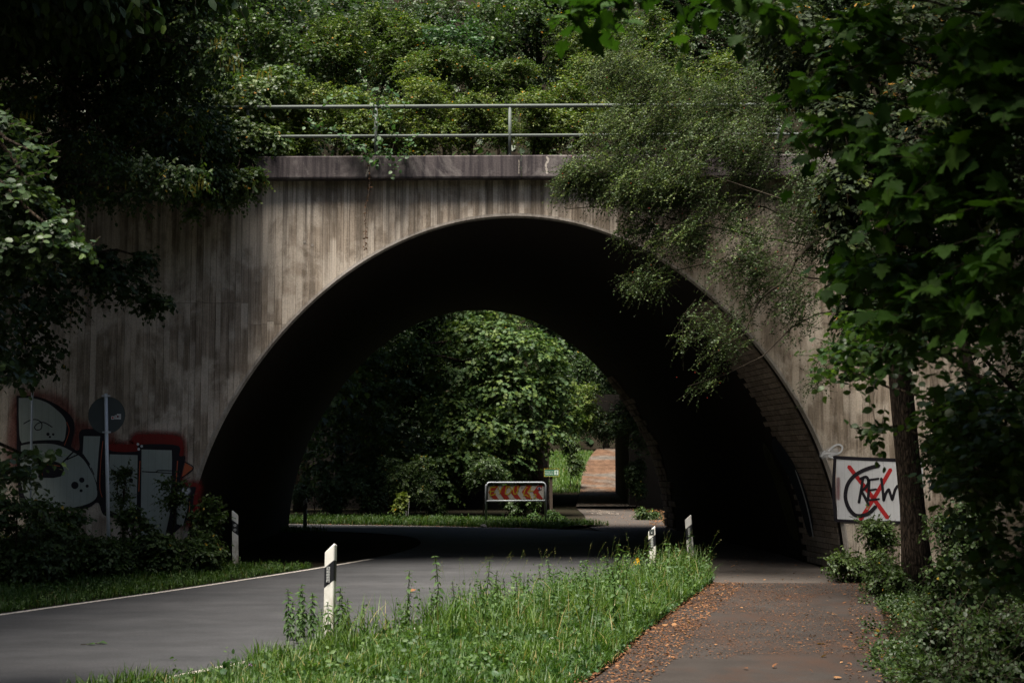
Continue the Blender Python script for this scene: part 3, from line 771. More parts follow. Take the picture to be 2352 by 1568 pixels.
# ------------------------------------------------------------------ graffiti on the wall
from mathutils.geometry import tessellate_polygon
def flat_poly(P2, y_off):
    tri = tessellate_polygon([[Vector((p[0], p[1], 0)) for p in P2]])
    V = [(p[0], wy(p[0]) - y_off, p[1]) for p in P2]
    return V, [tuple(t) for t in tri]
class Paint:
    def __init__(s, conv): s.c = conv; s.n = 0
    def w(s, pts): return [tuple(wp(*s.c(*p))) for p in pts]
    def poly(s, name, mat, par, off, *polys, smooth=10):
        for P in polys:
            if smooth:
                P = list(map(tuple, curve(list(P) + [P[0]], len(P) * smooth)))[:-1]
            V, F = flat_poly(s.w(P), off); obj(name, V, F, mat, par)
    def lines(s, name, mat, par, off, *ls):
        for (pts, w) in ls:
            P = s.w(map(tuple, curve(pts, max(10, len(pts) * 6)))); k = 1 / 208.0 / (s.scale)
            V, F = stroke(P, w * k); obj(name, [(v[0], wy(v[0]) - off, v[1]) for v in V], F, mat, par)
    def haze(s, name, mat, par, off, P, width, core=1.0):  # polygon with a soft rim
        P = list(map(tuple, curve(list(P) + [P[0]], len(P) * 6)))[:-1]
        Q = np.array(s.w(P)); area = 0.5 * sum(Q[i][0] * Q[(i + 1) % len(Q)][1] - Q[(i + 1) % len(Q)][0] * Q[i][1] for i in range(len(Q)))
        nn = normals2(np.concatenate([Q[-1:], Q, Q[:1]]))[1:-1] * (-1 if area > 0 else 1)
        R = Q + nn * width
        V, F = flat_poly([tuple(q) for q in Q], off); k = len(Q)
        V = V + [(r[0], wy(r[0]) - off, r[1]) for r in R]
        F = F + [(i, (i + 1) % k, k + (i + 1) % k, k + i) for i in range(k)]
        return obj(name, np.array(V), F, mat, par, tint=[core] * k + [0.0] * k)
G = thing("graffiti_left", (0, 0, 0), "", "x"); bpy.data.objects.remove(G)
def part_empty(name, parent, label=None):
    o = bpy.data.objects.new(name, None); o.parent = parent; COL.objects.link(o)
    if label: o["label"] = label
    return o
g1 = Paint(lambda x, y: (x / 2.24 * .5742, (1500 + y / 2.24) * .5742)); g1.scale = 2.24
gl = part_empty("graffiti", bridge, "silver and black block lettering with red outline left of the arch")
g1.haze("red_glow", M['gred'], gl, .0100, [(150, 215), (300, 180), (500, 205), (620, 310), (670, 430), (820, 460), (980, 470), (985, 900), (150, 900)], .20, .5)
g1.haze("red_glow", M['gred'], gl, .0106, [(985, 640), (1200, 630), (1215, 560), (1400, 548), (1590, 568), (1625, 650), (1622, 740), (1620, 965), (1765, 990), (1755, 1060), (1722, 1290), (1500, 1300), (1000, 1200)], .17, .95)
g1.poly("black_outline", M['gblack'], gl, .0125, [(150, 185), (330, 190), (520, 270), (640, 370), (670, 470), (650, 590), (640, 640), (690, 675), (718, 640), (725, 492), (930, 490), (950, 540), (985, 672), (1238, 680), (1250, 622), (1590, 628), (1608, 720), (1662, 728), (1640, 830), (1618, 965), (1690, 1000), (1755, 1002), (1738, 1100), (1718, 1290), (1680, 1300), (1500, 1450), (1250, 1450), (1230, 1290), (950, 1265), (880, 1140), (780, 1190), (500, 1215), (300, 1205), (170, 1100)], smooth=4)
g1.poly("silver_fill", M['silver'], gl, .0145,
        [(170, 205), (300, 208), (420, 245), (510, 310), (570, 370), (595, 430), (590, 520), (568, 592), (480, 598), (330, 604), (195, 606), (172, 420)],
        [(190, 622), (420, 612), (540, 632), (650, 684), (740, 745), (800, 830), (850, 930), (872, 1030), (862, 1100), (790, 1150), (650, 1185), (480, 1195), (330, 1180), (230, 1100), (185, 900)], smooth=4)
g1.poly("silver_fill", M['silver'], gl, .0145, [(752, 545), (900, 547), (890, 650), (878, 800), (868, 960), (800, 800), (742, 715)],
        [(985, 708), (1235, 716), (1233, 850), (1230, 1000), (1225, 1262), (1100, 1268), (965, 1200)],
        [(1270, 664), (1540, 672), (1543, 760), (1540, 900), (1522, 1250), (1480, 1440), (1262, 1440), (1264, 1300), (1266, 1000)],
        [(1585, 1050), (1690, 1020), (1680, 1200), (1640, 1350), (1585, 1330)], smooth=0)
g1.poly("black_dot", M['gblack'], gl, .0165, *[circle2((a, b), r, r, 16) for a, b, r in ((673, 985, 33), (735, 938, 24), (783, 992, 14), (729, 1033, 14), (1163, 868, 30), (1117, 915, 14), (1174, 940, 20), (1122, 966, 16), (432, 528, 15), (479, 530, 11), (450, 553, 10))],
        [(345, 770), (480, 765), (560, 800), (576, 850), (550, 905), (480, 920), (345, 915)],
        [(900, 560), (950, 600), (962, 1000), (945, 1085), (915, 1110), (885, 1080), (868, 1020), (885, 800)], smooth=0)
g1.lines("black_line", M['gblack'], gl, .0165, ([(215, 435), (270, 405), (330, 398), (375, 430), (370, 480), (330, 490), (312, 465), (345, 430), (400, 425), (470, 465)], 9), ([(550, 795), (660, 685)], 14), ([(600, 755), (720, 702)], 12), ([(740, 712), (800, 800)], 22),
         ([(820, 830), (845, 890)], 8), ([(1275, 862), (1395, 868), (1420, 853), (1540, 855)], 9), ([(1395, 868), (1540, 880)], 8), ([(170, 625), (300, 598), (480, 590), (560, 605), (690, 690)], 20))
g1.lines("orange_line", M['gorange'], gl, .0185, ([(925, 590), (905, 780), (897, 1000), (918, 1090)], 6), ([(1256, 768), (1246, 1040)], 8), ([(1593, 768), (1578, 990)], 8), ([(600, 420), (622, 500), (580, 628)], 6), ([(1702, 1130), (1696, 1295)], 6), ([(380, 900), (382, 810), (460, 802), (540, 815)], 6))
g1.poly("orange_diamond", M['gorange'], gl, .0165, [(1662, 782), (1733, 832), (1632, 915)], smooth=0)
g1.lines("black_line", M['gblack'], gl, .0185, ([(1655, 775), (1735, 832), (1628, 920)], 9))
g1.poly("white_dot", M['gwhite'], gl, .0185, *[circle2(c, 12, 12, 12) for c in ((1238, 618), (1272, 636), (1245, 662))], smooth=0)
g1.haze("white_glow", M['gwhitesoft'], gl, .0195, [(1640, 1030), (1690, 1022), (1680, 1050)], .07, .8)
g2 = Paint(lambda x, y: ((3000 + x / 1.2737) * .5742, (1500 + y / 1.2737) * .5742)); g2.scale = 1.2737
gr = part_empty("graffiti", bridge, "white painted square with black CREW lettering crossed out in red right of the arch")
g2.poly("white_panel", M['gwhite'], gr, .0105, [(440, 426), (560, 432), (745, 438), (880, 440), (880, 750), (745, 746), (445, 736), (438, 580)], smooth=0)
g2.lines("red_cross", M['gcross'], gr, .0125, ([(503, 465), (600, 590), (700, 725)], 21), ([(716, 480), (640, 610), (562, 735)], 20))
g2.lines("black_border", M['gblack'], gr, .0135, ([(428, 418), (560, 425), (740, 432), (880, 436)], 17), ([(432, 425), (425, 580), (435, 738)], 16), ([(435, 739), (600, 746), (880, 752)], 15))
g2.lines("lettering", M['gblack'], gr, .0145, ([(657, 460), (600, 475), (540, 505), (500, 550), (485, 610), (495, 660), (520, 700), (550, 715), (600, 705), (640, 668)], 19),
         ([(576, 518), (566, 580), (554, 648)], 14), ([(560, 528), (592, 518), (602, 545), (585, 575), (566, 588)], 14), ([(566, 588), (585, 622), (604, 662)], 14),
         ([(606, 532), (604, 585), (600, 636)], 14), ([(598, 534), (655, 526)], 10), ([(602, 586), (643, 580)], 10), ([(600, 636), (658, 630)], 10),
         ([(668, 525), (675, 580), (680, 638)], 14), ([(680, 638), (692, 600), (706, 580)], 14), ([(706, 580), (716, 610), (724, 634)], 14), ([(724, 634), (738, 585), (752, 562)], 14))
g2.lines("white_scribble", M['gwhite'], gr, .0125, ([(400, 385), (425, 362), (452, 353), (470, 366), (462, 390), (440, 402)], 9), ([(362, 412), (385, 398), (440, 400), (400, 412), (460, 428)], 9), ([(362, 412), (380, 385)], 7))
g2.haze("white_glow", M['gwhitesoft'], gr, .0115, [(362, 400), (400, 380), (440, 378), (440, 400), (380, 416)], .07, .45)
g2.haze("red_glow", M['gred'], gr, .0120, [(445, 530), (452, 530), (452, 620), (445, 620)], .05, .5)
# dark paint on the bricks just inside the right foot
gi = part_empty("graffiti", bridge, "dark blue and olive spray paint on the bricks inside the right foot")
def inside_paint(name, mat, pts, off=.02, w=.05):
    P = list(map(tuple, curve(list(pts) + [pts[0]], len(pts) * 5)))[:-1]
    V = []
    for (d, z) in P:
        u = AX + hw_at(z); p = vault(u, z, d * dS); V.append((p[0] - off, p[1], p[2]))
    tri = tessellate_polygon([[Vector((a, b, 0)) for a, b in P]])
    obj(name, np.array(V), [tuple(t) for t in tri], mat, gi, tint=[.9] * len(V))
inside_paint("blue_paint", M['gblue'], [(1.9, .55), (2.3, .6), (2.7, 1.6), (3.2, 2.3), (2.6, 2.5), (2.0, 1.9), (1.75, 1.0)])
inside_paint("pale_paint", M['gwhitesoft'], [(1.85, .55), (1.93, .55), (2.0, 1.2), (2.1, 1.8), (2.03, 1.8), (1.92, 1.2)], .024)
inside_paint("olive_paint", M['gyellow'], [(2.9, .4), (3.6, .5), (4.0, 1.4), (4.1, 2.2), (3.6, 2.4), (3.2, 1.6)], .022)

# ------------------------------------------------------------------ delineator posts
def yawm(a): c, s = math.cos(a), math.sin(a); return np.array([[c, -s, 0], [s, c, 0], [0, 0, 1]])
def delineator(bx, by, tx, ty, yaw, label, mirror=False, refl='bar', band=True, z0=0.0):
    b = gp(bx, by, z0); t = at(tx, ty, b[1]); H = t[2] - b[2]; lean = (t[0] - b[0]) / H
    root = thing("delineator_post", tuple(b), label, "delineator post", "white roadside delineator posts")
    R = yawm(math.radians(yaw)); sl = -.045 if mirror else .045
    sec = [(-.060, -.042), (-.052, -.052), (.050, -.052), (.060, -.044), (.062, -.03), (.040, .045), (.0, .058), (-.040, .045), (-.062, -.03)]
    def ring(z, tilt, k=1.0, tap=1.0):
        out = []
        for x, y in sec:
            zz = z + tilt * (x / .06)
            p = R @ np.array([x * k * tap, y * k * tap, 0]); out.append((b[0] + p[0] + lean * zz, b[1] + p[1], b[2] + zz))
        return out
    zb0, zb1, zt = H * .60, H * .805, H - .045
    def body(name, z0, t0, z1, t1, mat, cap=False, k=1.0):
        mb = MB(); n_ = len(sec)
        rings = [ring(z0, t0, k), ring(z1, t1, k)] + ([ring(z1 + .012, t1, .86)] if cap else [])
        V = sum(rings, []); F = [tuple(range(n_))[::-1], tuple(range((len(rings) - 1) * n_, len(rings) * n_))]
        for r_ in range(len(rings) - 1):
            F += [(r_ * n_ + i, r_ * n_ + (i + 1) % n_, (r_ + 1) * n_ + (i + 1) % n_, (r_ + 1) * n_ + i) for i in range(n_)]
        return mb.add(V, F).build(name, mat, root)
    o = body("post_body", -.2, 0, zb0, sl, M['postwhite'])
    body("black_band", zb0 + .001, sl, zb1 - .001, sl, M['black'], k=1.02)
    body("post_head", zb1, sl, zt, sl, M['postwhite'], True)
    def onface(x, z, out=.056):
        p = R @ np.array([x, -out, 0]); return np.array([b[0] + p[0] + lean * z, b[1] + p[1], b[2] + z])
    zc = (zb0 + zb1) / 2; nrm = R @ np.array([0, -1, 0])
    if refl == 'bar':
        P = [onface(x, z) for x, z in ((-.022, zc - .085), (.020, zc - .085), (.020, zc + .085), (-.022, zc + .085))]
        o = MB().prism(P, [p + nrm * .007 for p in P]).build("reflector", M['reflector'], root)
        for q in (-.074, .074):
            c = onface(0, zc + q, .064); MB().tube([c, c + nrm * .003], .007, 8).build("screw", M['black'], o)
        for q in (-.045, -.015, .015, .045):
            P = [onface(x, z, .0635) for x, z in ((-.022, zc + q - .002), (.020, zc + q - .002), (.020, zc + q + .002), (-.022, zc + q + .002))]
            MB().prism(P, [p + nrm * .001 for p in P]).build("reflector_bar", M['signback'], o)
    elif refl == 'dots':
        for q in (-.045, .045):
            c = onface(0, zc + q); o = MB().tube([c, c + nrm * .007], .029, 16).build("reflector", M['reflector'], root)
            MB().tube([c + nrm * .0075, c + nrm * .009], .008, 8).build("screw", M['black'], o)
    return root, onface, nrm, H
delineator(757, 1478, 762, 1250, -24, "dirty delineator post among nettles on the near road edge, closest to the camera")
r2, onf, nr2, H2 = delineator(1501, 1330, 1497, 1209, -9, "delineator post with a square black crest sticker on its head")
delineator(1589, 1312, 1580, 1183, -5, "clean leaning delineator post on the tip of the grass island beside the footpath")
delineator(541, 1300, 540, 1173, 6, "delineator post with two round reflectors at the bushes by the left arch foot", True, 'dots')
delineator(701, 1212, 701, 1144, 0, "shaded dark delineator post on the verge beyond the arch, beside the far road")
delineator(934, 1190, 938, 1125, 14, "pale leaning delineator post across the far road in front of the trees")
zc = H2 * .905                            # crest sticker: black square, shield with two towers
P = [onf(x, zc + z, .057) for x, z in ((-.046, -.052), (.040, -.046), (.044, .050), (-.044, .046))]
o = MB().prism(P, [p + nr2 * .002 for p in P]).build("sticker", M['black'], r2)
def crest(pts, off): return [onf(x, zc + z, off) for x, z in pts]
P = crest([(-.030, .034), (.030, .036), (.030, -.006), (.018, -.028), (0, -.038), (-.018, -.028), (-.030, -.006)], .0592); MB().prism(P, [p + nr2 * .001 for p in P]).build("shield", M['socket'], o)
for x in (-.014, .014):
    P = crest([(x - .008, .004), (x + .008, .004), (x + .008, .028), (x - .008, .028)], .0604); MB().prism(P, [p + nr2 * .001 for p in P]).build("tower", M['signback'], o)
P = crest(circle2((0, -.018), .009, .009, 10), .0604); MB().prism(P, [p + nr2 * .001 for p in P]).build("white_emblem", M['paper'], o)

# ------------------------------------------------------------------ round sign seen from behind
b = gp(251, 1328); t = at(243, 905, b[1])
sg = thing("road_sign", tuple(b), "round road sign seen from its grey back on a galvanised pole before the graffiti", "road sign")
ax_ = (t - b) / np.linalg.norm(t - b)
MB().tube([b + ax_ * .12, t], .031, 14).build("pole", M['galv'], sg, smooth=True)
MB().tube([t, t + ax_ * .012], [.033, .026], 14).build("pole_cap", M['galv'], sg)
dc = at(245, 953, b[1] + .05); rad = .322
def disc(c, r, y0, y1, k=48): return [(c[0] + r * math.cos(a), c[1] + y0, c[2] + r * math.sin(a)) for a in np.linspace(0, 2 * math.pi, k, False)], [(c[0] + r * math.cos(a), c[1] + y1, c[2] + r * math.sin(a)) for a in np.linspace(0, 2 * math.pi, k, False)]
MB().prism(*disc(dc, rad, 0, .004)).build("sign_plate", M['signback'], sg)
th = np.linspace(0, 2 * math.pi, 49); MB().tube([(dc[0] + rad * math.cos(a), dc[1], dc[2] + rad * math.sin(a)) for a in th], .006, 6).build("plate_rim", M['socket'], sg)
for yy in (908.5, 992):
    c = at(243.5 + (yy - 908) * .02, yy, b[1]); mb = MB(); mb.tube([c - [0, 0, .018], c + [0, 0, .018]], .037, 14)
    mb.box((c[0] - .075, c[1] + .012, c[2] - .014), (c[0] + .06, c[1] + .05, c[2] + .014)); o = mb.build("clamp", M['galv'], sg)
    MB().tube([c + [-.065, .0, 0], c + [-.065, -.03, 0]], .008, 8).build("bolt", M['galv'], o)
def q6(x, y): return at(x / 2.24 * .5742, (1500 + y / 2.24) * .5742, dc[1] - .002)
for (x0, y0, x1, y1) in ((997, 367, 1025, 396), (1028, 358, 1047, 394), (1048, 347, 1065, 394), (1065, 347, 1084, 395)):
    P = [q6(*p) for p in ((x0, y1), (x1, y1), (x1, y0), (x0, y0))]
    o = MB().prism(P, [p - np.array([0, .002, 0]) for p in P]).build("sticker", M['paper'], sg)
    cx, cy = (x0 + x1) / 2, (y0 + y1) / 2
    if x0 == 997: P = [q6(*p) - np.array([0, .003, 0]) for p in circle2((cx, cy), 9, 9, 14)]; MB().prism(P, [p - np.array([0, .001, 0]) for p in P]).build("red_print", M['redprint'], o)
    elif x0 == 1048:
        P = [q6(*p) - np.array([0, .003, 0]) for p in ((1049, 380), (1064, 380), (1064, 360), (1049, 360))]; MB().prism(P, [p - np.array([0, .001, 0]) for p in P]).build("black_print", M['black'], o)
        P = [q6(*p) - np.array([0, .0045, 0]) for p in ((1056.5, 376), (1062, 364), (1051, 364))]; MB().prism(P, [p - np.array([0, .001, 0]) for p in P]).build("red_print", M['redprint'], o)
    else:
        mb = MB()
        for yy in (.25, .45, .6):
            P = [q6(*p) - np.array([0, .003, 0]) for p in ((x0 + 3, y0 + (y1 - y0) * yy + 2.5), (x1 - 4, y0 + (y1 - y0) * yy + 2.5), (x1 - 4, y0 + (y1 - y0) * yy), (x0 + 3, y0 + (y1 - y0) * yy))]
            mb.prism(P, [p - np.array([0, .001, 0]) for p in P])
        mb.build("print_lines", M['signback'], o)
mb = MB(); mb.box((b[0] - .075, b[1] - .06, -.05), (b[0] + .075, b[1] + .06, .25)); mb.build("ground_socket", M['socket'], sg)
mb = MB(); mb.box((b[0] - .055, b[1] - .04, .25), (b[0] + .055, b[1] + .04, .268)).build("socket_cap", M['socket'], sg)
st = thing("marker_stub", (b[0] - .13, b[1] + .02, 0), "short grey marker stub standing beside the sign pole foot", "marker post")
MB().box((b[0] - .165, b[1] - .02, -.05), (b[0] - .105, b[1] + .05, .33)).build("stub_body", M['socket'], st)
MB().box((b[0] - .175, b[1] - .03, .33), (b[0] - .095, b[1] + .06, .375)).build("stub_cap", M['socket'], st)
u, z = wp(72, 880); pp = thing("thin_metal_pole", (u, wy(u) - .5, 0), "thin pale metal pole against the graffiti half hidden by leaves", "pole")
a_, b_ = at(75, 860, wy(u) - .5), at(66, 1300, wy(u) - .5)
MB().tube([a_, b_], .021, 10).build("pole_tube", M['galv'], pp, smooth=True)
MB().tube([a_, a_ + np.array([0, 0, .02])], [.033, .022], 10).build("pole_cap", M['galv'], pp)

# ------------------------------------------------------------------ chevron board beyond the arch
l0, l1 = gp(1117, 1206), gp(1253, 1199)
l0[1] -= .5; l1 = np.array([at(1253, 1199, l0[1] + .35)[0], l0[1] + .35, 0])
cb = thing("chevron_board", tuple((l0 + l1) / 2), "red and white chevron curve board with yellow scribble in a tube frame beyond the arch", "road sign")
ex = (l1 - l0); Wd = np.linalg.norm(ex); ex /= Wd; ey = np.array([ex[1], -ex[0], 0]);
ztl = at(1117, 1108, l0[1])[2]; zbl = at(1117, 1150, l0[1])[2]
def cbp(u, z, o=0.0): return l0 + ex * u + np.array([0, 0, z]) + ey * o
R0 = .12; path = [cbp(0, -.2), cbp(0, ztl - R0)] + [cbp(R0 - R0 * math.cos(a), ztl - R0 + R0 * math.sin(a)) for a in np.linspace(.2, math.pi / 2, 5)] + [cbp(Wd - R0 + R0 * math.sin(a), ztl - R0 + R0 * math.cos(a)) for a in np.linspace(0, math.pi / 2, 5)] + [cbp(Wd, -.2)]
MB().tube(path, .034, 12).build("tube_frame", M['galv'], cb, smooth=True)
MB().tube([cbp(0, zbl), cbp(Wd, zbl)], .032, 12).build("cross_bar", M['galv'], cb, smooth=True)
zlo, zhi = zbl + .055, ztl - .085
P = [cbp(.06, zlo, -.01), cbp(Wd - .06, zlo, -.01), cbp(Wd - .06, zhi, -.01), cbp(.06, zhi, -.01)]
pan = MB().prism(P, [p + ey * .02 for p in P]).build("sign_panel", M['sheetwhite'], cb)
hh = zhi - zlo; zm = (zlo + zhi) / 2; pw = Wd - .12
def panel_clip(poly):                     # keep inside the panel sideways
    return [(min(max(a, .062), Wd - .062), c) for a, c in poly]
for q in range(5):
    u = .065 + q * pw * .200; w = pw * .098; k = hh * .37
    poly = panel_clip([(u, zm), (u + k, zhi - .003), (u + k + w, zhi - .003), (u + w, zm), (u + k + w, zlo + .003), (u + k, zlo + .003)])
    tri = tessellate_polygon([[Vector((a, c, 0)) for a, c in poly]])
    obj("chevron", [cbp(a, c, .0125) for a, c in poly], [tuple(t) for t in tri], M['sheetred'], pan)
def zc4(x, y):                            # scribble coordinates measured on an enlargement: x 275..1460, y 450..790 is the panel
    f = (x - 275) / 1185; yt = 450 + 50 * f; yb = 745 + 48 * f
    return (.06 + f * pw, zhi - (y - yt) / (yb - yt) * hh)
mb = MB()
for pts, w in (([(430, 495), (330, 500), (325, 600), (330, 665), (440, 635)], 14), ([(325, 585), (420, 575)], 12), ([(480, 490), (510, 560), (545, 600)], 12), ([(590, 490), (545, 560), (520, 640)], 12),
               ([(665, 490), (650, 580), (645, 660), (730, 640), (770, 570), (740, 510), (665, 490)], 14), ([(830, 490), (810, 570), (830, 655), (880, 650), (905, 580), (910, 490)], 14),
               ([(1110, 520), (1060, 580), (1030, 690), (1090, 690), (1125, 730)], 13), ([(1190, 520), (1165, 570), (1140, 600)], 12), ([(1130, 610), (1160, 690), (1185, 770)], 12), ([(1130, 610), (1240, 610)], 10), ([(1240, 690), (1290, 690), (1285, 740), (1245, 760)], 11)):
    V, Fc = stroke([zc4(*p) for p in map(tuple, curve(pts, 14))], w / 1185 * pw * 1.7); mb.add([cbp(v[0], v[1], .0145) for v in V], Fc)
mb.build("yellow_scribble", M['yellowpaint'], pan)
mb = MB()
for pts in ([(905, 600), (925, 590)], [(915, 615), (935, 600)], [(975, 540), (1000, 505), (1010, 530)], [(985, 550), (1015, 545)]):
    V, Fc = stroke([zc4(*p) for p in pts], .012); mb.add([cbp(v[0], v[1], .0155) for v in V], Fc)
mb.build("black_scribble", M['black'], pan)
for (cx, cy, rx, ry, mt, off) in ((1365, 565, 50, 30, 'redprint', .0150), (1365, 560, 38, 30, 'paper', .0156), (1363, 565, 22, 34, 'blueprint', .0162)):
    obj("sticker", [cbp(*zc4(*p), off) for p in circle2((cx, cy), rx, ry, 14)], [tuple(range(14))], M[mt], pan)
for uu, zz in ((.25, zlo - .02), (Wd * .5, zlo - .02), (Wd - .25, zlo - .02), (.25, zhi + .02), (Wd * .5, zhi + .02), (Wd - .25, zhi + .02)):
    P = [cbp(uu + a, zz + c, -.015) for a, c in ((-.02, -.035), (.02, -.035), (.02, .035), (-.02, .035))]
    MB().prism(P, [p + ey * .03 for p in P]).build("bracket", M['galv'], cb)

# green footpath sign
gb = gp(1266, 1190); gb = np.array([at(1266, 1190, 51.5)[0], 51.5, 0])
gs = thing("footpath_sign", tuple(gb), "small green TIERPARK direction sign on a wooden post behind the chevron board", "sign")
tl, br_ = at(1250, 1076, 51.4), at(1284, 1093.5, 51.4)
MB().box((gb[0] - .05, 51.42, -.2), (gb[0] + .05, 51.52, tl[2] - .02)).build("wooden_post", M['timber'], gs)
plate = MB().box((tl[0], 51.38, br_[2]), (br_[0], 51.41, tl[2])).build("sign_plate", M['signgreen'], gs)
def text_part(body, size, x, z, y, parent, mat, width=None):
    cu = bpy.data.curves.new("lettering", 'FONT'); cu.body = body; cu.size = size; cu.extrude = .0008
    to = bpy.data.objects.new("lettering_tmp", cu); COL.objects.link(to)
    dg = bpy.context.evaluated_depsgraph_get(); me = bpy.data.meshes.new_from_object(to.evaluated_get(dg))
    bpy.data.objects.remove(to)
    V = np.array([v.co[:] for v in me.vertices]); 
    if width: V[:, 0] *= width / (V[:, 0].max() - V[:, 0].min())
    W3 = np.stack([x + V[:, 0], np.full(len(V), y) - V[:, 2], z + V[:, 1]], -1)
    return obj("lettering", W3, [tuple(p.vertices) for p in me.polygons], mat, parent)
pw_, ph_ = br_[0] - tl[0], tl[2] - br_[2]
text_part("Fu\u00dfweg zum", .085, tl[0] + .02, tl[2] - ph_ * .45, 51.377, plate, M['signtext'], pw_ * .58)
text_part("TIERPARK", .10, tl[0] + .02, tl[2] - ph_ * .80, 51.377, plate, M['signtext'], pw_ * .58)
MB().box((tl[0] + pw_ * .68, 51.374, br_[2] + ph_ * .2), (tl[0] + pw_ * .95, 51.379, tl[2] - ph_ * .2)).build("arrow_field", M['signtext'], plate)
ac = tl[0] + pw_ * .815
obj("arrow", [(ac + a, 51.371, br_[2] + ph_ * c) for a, c in ((-.012, .28), (.012, .28), (.012, .55), (.035, .55), (0, .74), (-.035, .55), (-.012, .55))], [(0, 1, 2, 3, 4, 5, 6)], M['signgreen'], plate)
for a, c in ((tl[0] + .004, br_[0] - .004),):
    mb = MB()
    for z in (tl[2], br_[2]): mb.box((tl[0] - .008, 51.372, z - .004), (br_[0] + .008, 51.415, z + .004))
    for xx in (tl[0], br_[0]): mb.box((xx - .004, 51.373, br_[2] + .005), (xx + .004, 51.414, tl[2] - .005))
    mb.build("yellow_border", M['yellowpaint'], gs)

# ------------------------------------------------------------------ trees and shrubs
DZ = ZT + .1
def sub(cx, cy, Y, hw, hh, dy, k, cnt):    # a clumpy outline: k smaller lobes inside one ellipse
    out = []
    for _ in range(k):
        a, r = random.uniform(0, 2 * math.pi), math.sqrt(random.uniform(0, 1)) * .72
        f = random.uniform(.26, .52)
        out.append(lob(cx + hw * r * math.cos(a), cy + hh * r * math.sin(a), Y + random.uniform(-.5, .5) * dy, hw * f, hh * f * random.uniform(.75, 1.05), dy * f, cnt / k))
    return out
def plant(name, label, cat, base, top, r0, r1, lobes, leaf, mat, size, n=12, L=.45, singles=0, group=None, limbs=5, twigk=1.0, trunkmat=None, extra=(), lr=.42, **kw):
    root = thing(name, tuple(base), label, cat, group)
    ends = [np.array(l[:3]) for l in lobes]; random.shuffle(ends)
    lm = [(random.uniform(.45, .98), e, r0 * lr) for e in ends[:limbs]]
    woody(root, base, top, r0, r1, lm, trunkmat, name="trunk" if cat == "tree" else "stems")
    sp = lobe_sprays(lobes, n, L, size, **kw)
    for e in extra:
        k2 = dict(kw); k2['gap'] = 0; sp = merge(sp, lobe_sprays(e[0], n, L * e[1], size * e[1], **k2))
    foliage(root, sp, leaf, M[mat], singles, "crown" if cat == "tree" else "foliage", twigk=twigk)
    return root

# shrubs on the bank above the arch, behind the railing
bank = [
 (700, 275, 28.7, 95, 85, 'lf_shrub', .058, 'small', "leafy shrub behind the railing, nearest to the lobed maple on the parapet end"),
 (832, 285, 28.9, 85, 85, 'lf_shrub', .060, 'small', "shrub behind the railing post that the bramble climbs"),
 (965, 262, 29.0, 95, 95, 'lf_shrub', .055, 'small', "bright shrub behind the railing between the bramble and the clear railing post"),
 (1090, 285, 28.8, 85, 75, 'lf_shrub', .055, 'small', "yellow tinged shrub under the railing, just left of the clear railing post"),
 (1235, 285, 28.8, 90, 75, 'lf_shrub', .055, 'small', "yellow green shrub under the rails just right of the clear railing post"),
 (1340, 235, 29.3, 95, 110, 'lf_shrub', .055, 'small', "light green shrub behind the railing where the thorn tree begins"),
 (1480, 225, 29.6, 110, 130, 'lf_shrub', .055, 'small', "bushy shrub hidden behind the thorn tree twigs at the railing"),
 (1640, 250, 29.8, 110, 120, 'lf_shrub', .055, 'small', "shrub behind the far end of the railing, seen through thorn twigs"),
 (620, 110, 31.0, 95, 100, 'lf_maple', .070, 'lob5', "dark maple shrub high on the bank above the parapet end"),
 (770, 130, 31.5, 90, 100, 'lf_shrub', .060, 'small', "dim shrub high on the bank above the bramble"),
 (905, 90, 32.0, 85, 95, 'lf_shrub', .062, 'small', "dim grey green shrub at the top of the bank, beside the round leaved dogwood"),
 (1040, 95, 31.2, 75, 70, 'lf_dogwood', .085, 'ovate', "dogwood with larger round leaves high on the bank"),
 (1010, 175, 30.2, 95, 65, 'lf_shrub', .058, 'small', "pointed shrub tips rising over the top rail"),
 (1160, 60, 32.6, 95, 70, 'lf_maple', .075, 'lob5', "small maple with a few orange leaves at the top centre of the bank"),
 (1160, 190, 30.6, 80, 60, 'lf_shrub', .055, 'small', "shrub rising over the top rail at the clear railing post"),
 (1330, 110, 32.5, 90, 90, 'lf_shrub', .058, 'small', "dim shrub on the bank above the thorn tree's tip"),
 (1470, 90, 32.0, 100, 90, 'lf_shrub', .058, 'small', "dim shrub on the bank behind the upper thorn tree branches"),
]
for i, (x, y, Y, hw, hh, mt, sz, lf, lb) in enumerate(bank):
    c = at(x, y, Y); bx = c[0] + random.uniform(-.3, .3)
    low = at(x, y + hh, Y)[2]
    lobes = sub(x, y, Y, hw * 1.15, hh * 1.15, .9, 13, 1150 if lf == 'small' else 620)
    tint = (.56, .2) if y > 200 else (.40, .17)
    plant("bank_shrub", lb, "shrub", (bx, Y + .4, DZ), (c[0], Y + .2, max(c[2] - .1, DZ + .5)), .045, .02, lobes, lf, mt, sz, n=17 if lf == 'small' else 10, L=.58,
          singles=0, group="shrubs on the bank behind the railing", limbs=6, gap=.30, tint=tint, old=.006, hang=.15, droop=.2, flat=.8)
